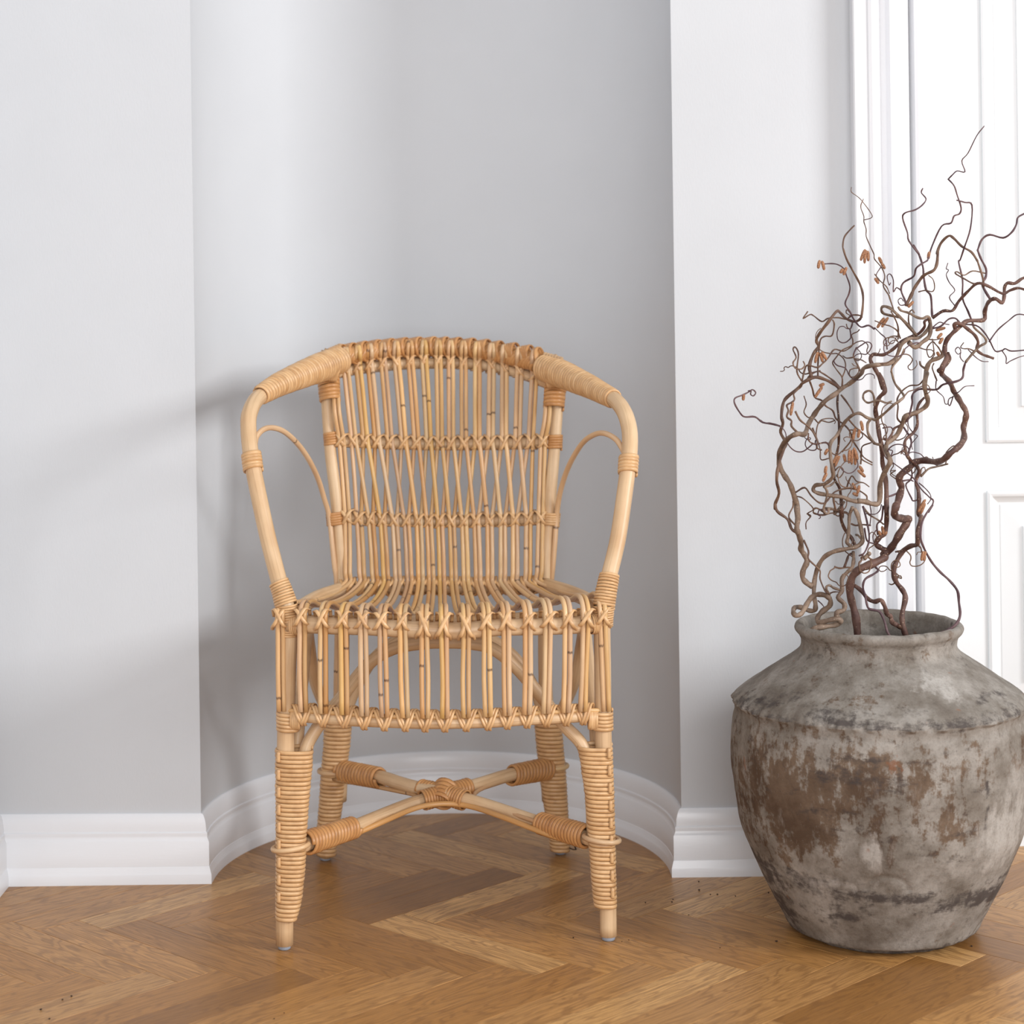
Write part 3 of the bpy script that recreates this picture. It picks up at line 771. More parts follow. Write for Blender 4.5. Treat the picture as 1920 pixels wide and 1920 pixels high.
# thin bent canes filling the arm openings
tube('arm_loop', [c(*q) for q in [(478,832,.078),(481,819,.088),(493,806,.105),(510,802,.13),(532,809,.165),(556,830,.21),(578,860,.255),(596,897,.30),(608,935,.33),(617,966,.343),(622,1010,.34),(627,1060,.338),(631,1092,.34),(632,1180,.345),(630,1300,.36),(632,1380,.372)]], .0040, M_cane, 6, 10)
tube('arm_loop', [c(*q) for q in [(1172,852,.078),(1165,838,.088),(1155,824,.105),(1138,814,.13),(1120,813,.165),(1097,826,.21),(1078,852,.255),(1062,885,.30),(1050,925,.33),(1044,965,.343),(1041,1010,.34),(1037,1060,.338),(1034,1092,.34),(1030,1180,.345),(1031,1300,.36),(1034,1380,.372)]], .0040, M_cane, 6, 10)

# ---------------------------------------------------------------- clay jar
JX, JY = .4975, 2.835
def jz(y): return CH-(y+9.4-HOR)*JY/F
def jr(x, y): cx = 1642+ROLL*(y+9.4-960); return (cx-x)*JY/F
prof = [(1505,1750),(1497,1762)]  # placeholder order replaced below
sil = [(1504,1766),(1497,1761),(1490,1750),(1476,1726),(1464,1703),(1449,1676),(1435,1648.6),(1421,1621),(1409,1594),(1397,1566),(1387,1539),(1380,1503),(1375,1466),(1371,1440),(1370,1411),(1370.5,1375),(1373.5,1345),(1377,1328),(1376,1316),(1377,1307),(1385,1296),(1396,1287),(1413,1276),(1436,1260),(1460,1244),(1480,1231),(1494,1220),(1500.5,1210),(1501,1199),(1498,1190),(1491,1182),(1488.5,1175),(1491,1169),(1497,1166)]
ext = [(jr(x, y), jz(y)) for x, y in sil]
ext[0] = (ext[0][0]-.01, 0.0); ext[1] = (ext[1][0]-.004, .001); ext[2] = (ext[2][0], .012)
ztop = ext[-1][1]
inn = [(.1035, ztop-.001), (.1010, ztop-.006), (.0995, ztop-.016), (.1000, ztop-.035), (.112, ztop-.06), (.150, ztop-.09), (.172, ztop-.13), (.17, .2), (.14, .1), (.09, .02), (0.002, .018)]
pe = catmull([Vector((r_, z, 0)) for r_, z in ext], 8)
pi = catmull([Vector((r_, z, 0)) for r_, z in inn], 3)
NA_ = 420
jar = root(empty('clay_jar', (JX, JY, 0), 'large weathered grey-brown clay storage jar holding twisted hazel branches, right of the chair', 'jar'))
verts = []; faces = []; A_b = []; A_d = []; A_w = []; A_s = []
allp = [(q.x, q.y, 1) for q in pe] + [(q.x, q.y, 0) for q in pi[1:]]
zl = jz(1311)
def nz(x, y, z, s, o=0.0): return noise.fractal(Vector((x*s+o, y*s+o*1.3, z*s-o)), .9, 2.0, 4)
for i, (r_, z, ex) in enumerate(allp):
    for j in range(NA_):
        a = 2*math.pi*j/NA_                    # 0 = towards +X, -90deg faces the camera
        ca, sa = math.cos(a), math.sin(a); x, y = ca*r_, sa*r_
        rr = r_; zz = z
        if ex:
            rr += .0016*nz(x, y, z, 9) + .0005*nz(x, y, z, 45, 5)
            zc = zl + .0016*noise.noise(Vector((ca*7, sa*7, 8.7)))
            dl = z-zc
            k = max(0, 1-dl/.016) if dl > 0 else max(0, 1+dl/.0045)
            if k > 0:
                rr += k*(.0022+.0075*max(-.4, noise.noise(Vector((ca*24, sa*24, 1.7))))+.0015*noise.noise(Vector((ca*60, sa*60, 4.7))))
            if z > ztop-.02: rr += .0009*noise.noise(Vector((ca*6, sa*6, 2))); zz += .0014*noise.noise(Vector((ca*5, sa*5, 9)))
            if z < .02: rr += .0022*noise.noise(Vector((ca*9, sa*9, 4)))*(1-z/.02)
            if abs(math.degrees(a)-262) < 12 and .085 < z < .14:    # pressed thumb arc
                dx = (math.degrees(a)-262)/9; dz_ = (z-.10)/.022; d = abs(math.hypot(dx, dz_)-1)
                if dz_ > 0 and d < .25: rr -= .0022*(1-d/.25)
        verts.append((ca*rr, sa*rr, zz))
        # masks (front is a = 270 deg); s runs -1 (left silhouette) .. 1 (right silhouette)
        s_ = ca; front = sa < .2
        zb = (zl-z)/zl
        n1 = nz(x, y, z, 8, 11); n2 = nz(x, y, z, 20, 3)
        br = 0.0
        if ex and z < zl:
            br = .66*math.exp(-((s_+.70)/.36)**2-((z-.215)/.066)**2) + .25*math.exp(-((s_+.45)/.12)**2-((z-.165)/.03)**2) + .40*math.exp(-((s_+.15)/.30)**2-((z-.255)/.035)**2) + .30*math.exp(-((s_-.35)/.36)**2-((z-.262)/.030)**2) + .42*math.exp(-((s_-.3)/.2)**2-((z-.18)/.03)**2) + .35*math.exp(-((s_-.9)/.15)**2-((z-.26)/.03)**2)
        elif ex: br = -.10 + .22*math.exp(-((s_+.4)/.25)**2-((z-.345)/.02)**2) + (.16*math.exp(-((z-ztop+.03)/.012)**2) if z > ztop-.06 else 0) + (.10 if z > ztop-.015 else 0)
        if not ex: br = -.15
        dk = 0.0
        if ex:
            dk = .62*math.exp(-((z-(.088-.020*s_))/.013)**2) + (.8*math.exp(-((s_-.53-.02*n2)/.012)**2) if .07 < z < .24 else 0)*(.5+.5*n1) + .5*math.exp(-((s_+.5)/.3)**2-((z-.062)/.022)**2) + .40*math.exp(-((s_+.2)/.4)**2-((z-.26)/.02)**2) + .45*math.exp(-((z-.004)/.009)**2) + .35*math.exp(-((s_+.95)/.08)**2)*(z < .1)  # darker tone: slanted band, streak, smudges, foot and low left edge
            if z > zl: dk = .30*math.exp(-((z-zl)/.02)**2)
        wh = 0.0
        if ex: wh = .6*math.exp(-((s_-.72)/.25)**2-((z-.17)/.07)**2) + .55*math.exp(-((s_+.25)/.10)**2-((z-.155)/.025)**2) + .4*math.exp(-((s_+.45)/.3)**2-((z-.105)/.010)**2) + .4*math.exp(-((s_-.35)/.3)**2-((z-.36)/.025)**2)  # paler tone in soft patches, the largest towards the right
        cem = 0.0
        if ex and front and .010 < z < .21:
            sc = .969+(z-.144)*.5 if z > .144 else (.917+(z-.0895)*.95 if z > .0895 else .905+(z-.0575)*.37)
            cem = 1.0 if s_ > sc + .012*n2 and z > .050 + .006*n2 else (1.0 if abs(s_-(.93-3.2*(.052-z))) < .010 and z <= .052 else 0.0)
        A_b.append(br+.22*n1+.10*n2); A_d.append(dk+.18*n1-.12*n2); A_w.append(wh-.15*n1+.1*n2); A_s.append(cem)
NR = len(allp)
for i in range(NR-1):
    for j in range(NA_):
        j2 = (j+1) % NA_; faces.append((i*NA_+j, i*NA_+j2, (i+1)*NA_+j2, (i+1)*NA_+j))
me = bpy.data.meshes.new('jar_body'); me.from_pydata(verts, [], faces)
me.polygons.foreach_set('use_smooth', [True]*len(me.polygons))
for nm, arr in (('brown', A_b), ('dark_tone', A_d), ('pale_tone', A_w), ('cement', A_s)):
    at_ = me.attributes.new(nm, 'FLOAT', 'POINT'); at_.data.foreach_set('value', arr)
M_jar, nt, p = mat('weathered_clay'); g = G(nt)
tc = g.n('ShaderNodeTexCoord').outputs['Object']
att = lambda nme: g.n('ShaderNodeAttribute', attribute_name=nme).outputs['Fac']
nA = g.noise(tc, 14, 6, .65); nB = g.noise(tc, 60, 6, .7); nC = g.noise(tc, 260, 4, .7); nD = g.noise(g.n('ShaderNodeMapping', inp={0: tc, 3: (1, 1, .22)}).outputs[0], 45, 5, .7)
nE = g.noise(g.n('ShaderNodeMapping', inp={0: tc, 3: (.35, .35, 1.6)}).outputs[0], 40, 5, .7)
basec = g.ramp(nA, [(.30, srgb(96, 86, 77)), (.45, srgb(122, 114, 105)), (.55, srgb(140, 133, 125)), (.70, srgb(158, 151, 143))])
basec = g.mix(g.math('MULTIPLY', g.remap(nB, .45, .7), .45), basec, srgb(92, 82, 71))
fb = g.math('ADD', att('brown'), g.math('MULTIPLY', g.math('SUBTRACT', g.math('ADD', nB, nD), 1.0), 1.7))
cb = g.mix(g.remap(fb, .24, .46), basec, g.mix(g.remap(nA, .4, .62), srgb(82, 64, 50), srgb(112, 94, 78)))
cb = g.mix(g.math('MULTIPLY', g.remap(nD, .60, .72), .6), cb, srgb(146, 138, 130))
fd = g.math('ADD', att('dark_tone'), g.math('MULTIPLY', g.math('SUBTRACT', g.math('ADD', nB, nE), 1.0), 1.8))
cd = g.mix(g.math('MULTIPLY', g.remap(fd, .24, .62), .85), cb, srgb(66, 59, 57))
fw = g.math('ADD', att('pale_tone'), g.math('MULTIPLY', g.math('SUBTRACT', g.math('ADD', nB, nD), 1.0), .9))
cw = g.mix(g.math('MULTIPLY', g.remap(fw, .28, .52), .75), cd, srgb(174, 168, 161))
rust = g.remap(g.noise(g.n('ShaderNodeMapping', inp={0: tc, 1: (3.3, 1.2, 5.1)}).outputs[0], 26, 3, .6), .68, .72)
cw = g.mix(g.math('MULTIPLY', rust, .55), cw, srgb(128, 80, 52))
cw = g.mix(g.math('MULTIPLY', g.remap(nC, .5, .75), .35), cw, srgb(72, 64, 58))
ce = g.mix(att('cement'), cw, g.mix(g.remap(nC, .3, .7), srgb(98, 87, 76), srgb(128, 117, 104)))
nt.links.new(ce, p.inputs['Base Color']); p.inputs['Roughness'].default_value = .82; p.inputs['Specular IOR Level'].default_value = .25
hgt = g.math('ADD', g.math('ADD', g.math('MULTIPLY', nB, 1.0), g.math('MULTIPLY', nC, .5)), g.math('MULTIPLY', fb, -.5))
nt.links.new(g.bump(hgt, .5, .0022), p.inputs['Normal'])
link('jar_body', me, M_jar, jar)

# ---------------------------------------------------------------- corkscrew hazel branches
def bark(name, c0, c1, dots):
    m, nt, p = mat(name); g = G(nt)
    tc = g.n('ShaderNodeTexCoord').outputs['Object']; rn = g.n('ShaderNodeObjectInfo').outputs['Random']
    n1 = g.noise(tc, 35, 4, .6); n2 = g.noise(tc, 400, 3, .6)
    cc = g.mix(g.remap(n1, .38, .62), c0, c1)
    cc = g.mix(g.math('MULTIPLY', rn, .3), cc, c0)
    vo = g.n('ShaderNodeTexVoronoi', inp={'Scale': 230.0}); nt.links.new(tc, vo.inputs['Vector'])
    cc = g.mix(g.math('MULTIPLY', g.remap(vo.outputs['Distance'], .14, .20, 1, 0), dots), cc, srgb(206, 180, 150))
    cc = g.mix(g.math('MULTIPLY', g.remap(n2, .5, .7), .35), cc, tuple(q*.5 for q in c0))
    nt.links.new(cc, p.inputs['Base Color']); p.inputs['Roughness'].default_value = .55; p.inputs['Specular IOR Level'].default_value = .35
    nt.links.new(g.bump(n2, .4, .0008), p.inputs['Normal'])
    return m
BK = {'l': bark('pale_tan_bark', srgb(100, 80, 66), srgb(146, 124, 106), .35), 'd': bark('dark_brown_bark', srgb(62, 40, 32), srgb(98, 68, 54), .7),
      'r': bark('reddish_brown_bark', srgb(78, 52, 46), srgb(120, 90, 78), .6), 't': bark('thin_twig_bark', srgb(84, 60, 50), srgb(126, 98, 78), .1),
      'v': bark('violet_twig_bark', srgb(74, 52, 58), srgb(112, 86, 86), .1)}
M_cat, nt, p = mat('catkin'); g = G(nt); tc = g.n('ShaderNodeTexCoord').outputs['Object']
nt.links.new(g.mix(g.remap(g.noise(tc, 500, 2), .35, .65), srgb(134, 90, 62), srgb(178, 130, 96)), p.inputs['Base Color'])
nt.links.new(g.bump(g.noise(tc, 700, 2), .8, .001), p.inputs['Normal']); p.inputs['Roughness'].default_value = .7
CRP = {1: (1360, 220), 2: (1640, 220), 3: (1360, 460), 4: (1640, 460), 5: (1360, 700), 6: (1640, 700), 7: (1440, 940), 8: (1620, 940)}
SC = 6.857
def px(*parts):
    out = []
    for k, pts in parts:
        ox, oy = CRP[k]; out += [(ox+x/SC, oy+y/SC) for x, y in pts]
    return out
B = {}
def branch(key, x, y, Y, label):
    q = at(x, y, Y); o = root(empty('hazel_branch', (q.x, q.y, .25), label, 'branch', None)); B[key] = o
branch('left', 1524, 1180, 2.82, 'pale corkscrew hazel branch looping over the left side of the jar rim')
branch('mid', 1608, 1195, 2.85, 'thickest dark corkscrew hazel branch rising from the middle of the jar opening')
branch('right', 1700, 1195, 2.86, 'reddish speckled hazel branch at the right of the jar opening, before the white door')
branch('thin', 1672, 1199, 2.80, 'thin violet-brown twig between the two dark stems in the jar opening')
branch('rim', 1752, 1191, 2.80, 'long slender twig resting on the right side of the jar rim')
DONE = []          # (pixel points, depths)
def nearest(p_, lim):
    best = None; bd = lim
    for P, D in DONE:
        for q, d in zip(P, D):
            dd = math.hypot(q[0]-p_[0], q[1]-p_[1])
            if dd < bd: bd = dd; best = d
    return best
def stem(br, pts, r0, r1, kind='l', Y0=None, Y1=None, down=False, amp=.014, name='twig', seg=4, pw=1.0):
    """r in zoomed-crop pixels (divided by SC)"""
    if r0 < 20: r0 = r0*1.12+2.0; r1 = r1*1.12+2.0
    s = nearest(pts[0], 14) if Y0 is None else Y0
    e = nearest(pts[-1], 9) if Y1 is None else Y1
    if s is None and e is None: s = JY+rnd.uniform(-.03, .03)
    ln = sum(math.hypot(pts[i+1][0]-pts[i][0], pts[i+1][1]-pts[i][1]) for i in range(len(pts)-1))
    if s is None: s = e + rnd.uniform(-1, 1)*min(.05, ln*.00025)
    if e is None: e = s + rnd.uniform(-1, 1)*min(.06, ln*.0003)
    P2 = catmull([Vector((x, y, 0)) for x, y in pts], seg); n = len(P2); ph = rnd.random()*9
    a_ = min(amp, ln*.00012); D = []
    for i in range(n):
        t = i/(n-1); env = math.sin(math.pi*t)
        D.append(min(3.03, s+(e-s)*t + env*a_*(math.sin(ph+ln*t*.03)+.6*math.sin(ph*2+ln*t*.065))))
    W = [at(q.x, q.y, d) for q, d in zip(P2, D)]
    DONE.append(([(q.x, q.y) for q in P2], D))
    k = JY/F/SC; R = [(r0+(r1-r0)*(i/(n-1))**pw)*k*(1+.10*math.sin(i*1.3+ph)+.05*math.sin(i*.6)) for i in range(n)]
    if down:
        b0 = W[0]; tgt = Vector((JX+(b0.x-JX)*.4, JY+(b0.y-JY)*.3, .06))
        ex = [tgt, tgt.lerp(b0, .5)+Vector((0, 0, -.01)), ]
        W = ex+W; R = [R[0]]*2+R
    W2 = W
    nn = 10 if r0 > 18 else (8 if r0 > 8 else 6)
    o = Mb().sweep(W2, R, nn).build(name, BK[kind], B[br])
    return o
# left branch
stem('left', px((7, [(560,1640),(700,1612),(860,1590),(930,1550),(895,1512),(760,1535),(655,1560),(640,1490),(700,1415),(790,1345),(800,1265),(740,1210),(640,1198),(560,1235),(500,1320),(440,1430),(370,1470),(325,1430),(345,1365),(430,1365),(530,1405),(600,1400),(610,1320),(590,1200),(598,1020),(640,850),(720,720),(850,645),(1010,612),(1140,580),(1215,510),(1200,380),(1160,200),(1110,90)])), 36, 27, 'l', 2.80, 2.84, True, .02, 'stem', 4)
stem('left', px((7, [(575,1095),(500,1050),(445,980),(455,880),(500,780),(470,690),(425,620),(425,530),(395,430),(370,350),(385,200),(370,80)]), (5, [(930,1890),(930,1750),(880,1560),(830,1420),(770,1330),(700,1200),(690,1060),(740,920),(830,820),(930,778),(1020,780),(1070,650),(1130,550),(1200,450),(1290,350),(1420,260),(1500,190),(1600,130),(1740,10)]), (3, [(1780,1580),(1880,1545)]), (4, [(60,1535),(180,1520),(260,1480),(300,1380),(350,1270),(450,1200),(560,1190),(650,1120),(705,1030),(710,960),(680,915),(620,940),(540,925),(440,870),(340,840),(300,790)])), 36, 14, 'l', None, 2.80, False, .03, 'stem', pw=2.2)
stem('left', px((5, [(1700,1650),(1600,1630),(1500,1590),(1350,1570),(1190,1540),(1130,1500),(1160,1440),(1280,1420),(1380,1330),(1370,1200),(1350,1050),(1350,900),(1440,790),(1500,680),(1570,590),(1650,530),(1730,515),(1820,570),(1900,590)]), (6, [(20,595),(130,510),(250,400),(350,330),(375,290),(330,220),(260,130),(220,0)]), (4, [(215,1620),(230,1560),(330,1440),(380,1330)])), 26, 11, 'l', 2.84, 2.80, False, .02, 'stem', pw=1.5)
stem('left', px((5, [(1700,1640),(1800,1650),(1900,1680)]), (6, [(60,1650),(75,1400),(150,1230),(200,1130),(150,1000),(160,900),(280,800),(350,660),(400,550),(520,510),(640,440),(685,360),(655,250),(640,130),(670,0)]), (4, [(645,1780),(665,1600),(720,1490),(850,1435),(900,1340)])), 33, 29, 'l', 2.84, 2.86, False, .02, 'stem')
stem('left', px((7, [(890,1500),(885,1430),(970,1400),(980,1320),(900,1235),(950,1150),(950,1000),(1010,920),(1080,850),(1100,750),(1095,650)])), 34, 22, 'l', None, 2.83, name='stem')
stem('left', px((7, [(1130,600),(1080,480),(1000,380),(940,230),(950,60)]), (5, [(1505,1850),(1490,1650),(1470,1480),(1400,1350),(1400,1180),(1450,950),(1460,800),(1460,600),(1440,400),(1450,240)])), 24, 15, 'd', 2.85, 2.86, name='stem')
stem('left', px((7, [(1090,70),(1050,170),(1040,300),(1030,450),(1015,530),(1060,575)])), 18, 20, 'l')
stem('left', px((7, [(350,390),(300,350),(250,230),(120,130),(90,40)]), (5, [(640,1740),(640,1680),(690,1540),(660,1380),(680,1200),(740,1000),(780,900),(710,760),(740,650),(722,550),(740,400),(790,310),(950,180),(1000,120),(1150,50),(1280,80),(1400,140),(1470,195)])), 15, 18, 't', amp=.02)
stem('left', px((5, [(705,680),(620,655),(480,630),(380,560),(250,560),(190,510),(120,390),(125,320),(220,280),(300,240),(350,210),(390,250),(360,290),(325,270),(330,225),(290,225)])), 10, 5, 'v')
stem('left', px((3, [(1110,1700),(1080,1560),(1130,1400),(1200,1300),(1170,1220),(1220,1120),(1320,990),(1430,850),(1480,870),(1550,940),(1650,980),(1730,950),(1760,850),(1770,650),(1730,500),(1650,350),(1560,180),(1520,60)]), (1, [(1510,1650),(1530,1540),(1600,1450),(1660,1390)])), 19, 7, 't', amp=.02)
for r0, r1, kd, parts in [
    (9, 6, 'v', [(3, [(1920,1080),(1840,1030),(1740,1050),(1650,950),(1600,850),(1540,750),(1590,620),(1600,520),(1560,400),(1520,300),(1450,250),(1370,235),(1260,240)])]),
    (8, 7, 't', [(3, [(1190,1700),(1190,1540),(1200,1400),(1220,1220),(1280,1170),(1370,1160),(1400,1020),(1380,960)])]),
    (8, 6, 't', [(3, [(1760,930),(1720,900),(1620,900),(1560,950),(1450,930),(1320,940),(1240,980),(1140,910),(1090,890),(1000,940),(1060,850)])]),
    (8, 6, 't', [(3, [(985,1750),(920,1620),(940,1400),(900,1310),(870,1340),(910,1440),(870,1510),(900,1580),(980,1590),(1020,1540),(1000,1490)])]),
    (9, 5, 't', [(3, [(985,1750),(1020,1600),(1060,1540),(1180,1570),(1250,1520),(1320,1450),(1400,1340),(1520,1360),(1620,1300),(1640,1230),(1625,1150),(1700,1110),(1725,1080)])]),
    (8, 5, 't', [(3, [(1500,1820),(1500,1700),(1430,1600),(1380,1520),(1390,1480)])]),
    (9, 6, 't', [(3, [(1740,1650),(1720,1580),(1650,1440),(1660,1370),(1690,1310)])]),
    (7, 5, 't', [(3, [(1650,1440),(1560,1450),(1510,1420)])]), (7, 5, 't', [(3, [(1660,1460),(1740,1470),(1810,1510)])]),
    (10, 6, 't', [(3, [(1470,1830),(1410,1760),(1320,1690),(1240,1640),(1190,1620),(1060,1650)])]),
    (8, 5, 't', [(3, [(1040,1740),(1080,1680),(1160,1630),(1220,1610)])]), (7, 4, 't', [(3, [(1560,950),(1620,900),(1590,850),(1560,830),(1555,870),(1600,900)])]),
    (7, 5, 't', [(3, [(1635,990),(1610,1070),(1570,1060),(1555,1010)])]),
    (9, 8, 't', [(5, [(1080,90),(1120,200),(1150,310),(1240,350),(1290,420),(1380,480),(1420,580),(1500,640),(1590,730),(1620,850),(1500,1010)])]),
    (7, 5, 't', [(5, [(1120,700),(1180,850),(1220,990),(1230,1110),(1340,1090)])]), (10, 7, 't', [(5, [(900,490),(960,600),(1060,680),(1130,760),(1180,870),(1180,960),(1235,985)])]),
    (11, 8, 't', [(5, [(930,765),(850,680),(850,610),(790,560),(810,480),(790,410),(860,370),(890,330),(880,260),(960,180)])]),
    (7, 5, 't', [(5, [(1120,545),(1070,570),(1010,500),(1040,400),(1010,290)])]), (9, 7, 'r', [(5, [(1340,940),(1290,890),(1150,910),(1070,860),(1070,770)])]),
    (9, 8, 't', [(5, [(905,1530),(1020,1470),(1100,1570),(1200,1660),(1290,1660),(1400,1530),(1560,1480),(1700,1500),(1810,1570),(1820,1620)])]),
    (6, 5, 't', [(5, [(915,1580),(1000,1610),(1130,1740),(1060,1800),(1095,1850)])]), (6, 5, 't', [(7, [(500,160),(550,190),(490,270),(490,360)])]),
    (9, 7, 't', [(5, [(1130,1745),(1180,1735),(1260,1785),(1260,1820),(1140,1800),(1135,1745)])]),
    (13, 11, 'l', [(5, [(1270,1450),(1310,1530),(1290,1650),(1262,1740),(1290,1800),(1330,1790),(1320,1740),(1285,1730)])]),
    (20, 16, 'l', [(5, [(1300,1740),(1400,1750),(1400,1810),(1460,1740),(1530,1650)])]),
    (10, 8, 't', [(5, [(1490,280),(1560,370),(1640,500),(1620,560)])]), (8, 7, 't', [(5, [(1590,600),(1680,700),(1780,780),(1900,890)])]),
    (8, 6, 't', [(5, [(1640,870),(1720,990),(1780,1080),(1890,1150)])]), (8, 6, 't', [(5, [(1750,1000),(1750,1100),(1890,1180)])]),
    (8, 6, 't', [(5, [(1740,1170),(1750,1050),(1760,940),(1880,890)])]),
    (15, 14, 'l', [(5, [(1860,600),(1830,650),(1835,770),(1900,880)]), (6, [(10,905),(80,920)])]),
    (11, 9, 'l', [(5, [(1915,420),(1915,330),(1890,250),(1840,225),(1780,260),(1775,330),(1830,378),(1910,360)]), (6, [(60,350),(150,380),(215,360)])]),
    (9, 7, 't', [(7, [(345,300),(280,230),(270,170),(320,70),(320,0)])]), (9, 7, 't', [(7, [(460,500),(520,640),(520,740),(620,840),(670,900),(670,1000),(740,1160),(800,1190)])]),
    (13, 11, 'l', [(7, [(920,1140),(840,1110),(790,1080),(750,1100),(760,1150),(795,1200)])]),
    (7, 6, 't', [(7, [(590,150),(700,180),(830,150),(900,190),(980,150),(1050,180)])]), (9, 7, 't', [(7, [(850,840),(920,860),(1010,850),(1060,850)])]),
    (11, 8, 't', [(7, [(1180,915),(1170,800),(1200,760),(1220,690)])]), (13, 10, 'd', [(7, [(980,850),(1020,740),(1040,690),(1100,660)])]),
    (26, 30, 'l', [(7, [(1235,740),(1290,680),(1305,672)])]), (6, 4, 'v', [(7, [(640,1275),(690,1320),(720,1360)])]), (7, 5, 't', [(7, [(800,1180),(850,1165),(915,1165)])]),
    (12, 9, 'l', [(7, [(1130,430),(1160,440),(1200,490)])]), (11, 8, 't', [(5, [(1390,1600),(1400,1680),(1440,1780),(1560,1790),(1600,1900)])]),
    (14, 10, 'l', [(5, [(1270,1460),(1350,1440),(1420,1380)])]), (9, 5, 't', [(5, [(1560,1470),(1590,1380),(1630,1320),(1690,1390),(1780,1410),(1850,1460)])]),
    (7, 5, 't', [(5, [(1400,1260),(1470,1200),(1520,1260),(1470,1340),(1430,1320),(1440,1300)])]), (7, 5, 't', [(5, [(1150,590),(1200,640),(1240,610),(1330,630),(1410,605)])])]:
    stem('left', px(*parts), r0, r1, kd)
# middle branch
stem('mid', px((7, [(1155,1760),(1130,1500),(1080,1300),(1050,1150),(1085,970),(1190,865),(1350,800),(1500,720)]), (8, [(250,690),(330,620),(395,530),(470,400),(550,280),(575,230),(500,222),(410,200),(390,130),(420,40)]), (6, [(270,1740),(320,1570),(345,1460),(310,1380),(340,1300),(450,1210),(520,1145),(640,1120),(780,1140),(880,1110),(980,1020),(1100,920),(1150,820),(1140,700),(1165,600),(1175,500),(1120,400),(1060,300),(1010,220),(970,120),(880,30)]), (4, [(860,1640),(880,1540),(925,1450),(900,1350),(920,1230),(1000,1130),(1100,1040),(1200,970),(1400,960),(1415,850),(1450,750),(1500,700),(1560,690),(1640,740),(1665,650),(1670,540),(1710,485),(1800,490),(1900,425),(2000,400)])), 52, 19, 'r', 2.86, 2.80, True, .03, 'stem', pw=1.4)
stem('mid', px((4, [(830,1620),(900,1540),(960,1470),(940,1380)])), 36, 22, 'd', None, name='stem')
stem('mid', px((4, [(1030,1070),(1030,1010),(1100,1010),(1200,1080),(1290,1160),(1330,1250),(1310,1340),(1380,1400),(1460,1430),(1530,1455)])), 26, 16, 'r', None, name='broken_stub')['label'] = 'snapped branch end with pale torn wood'
stem('mid', px((8, [(330,650),(220,600),(150,545),(200,465),(270,400),(290,250),(290,60)]), (6, [(150,1800),(150,1500),(130,1300),(100,1150),(90,950),(60,800),(30,600),(10,450),(60,310),(130,230),(100,100),(50,0)]), (4, [(110,1850),(60,1700),(0,1580),(-25,1545)])), 34, 27, 'r', None, 2.84, name='stem')
stem('mid', px((7, [(1110,1080),(1200,1150),(1280,1250),(1370,1290),(1450,1270),(1500,1350),(1530,1450)]), (8, [(340,1480),(360,1550),(420,1590)])), 26, 32, 'r', None, name='stem')
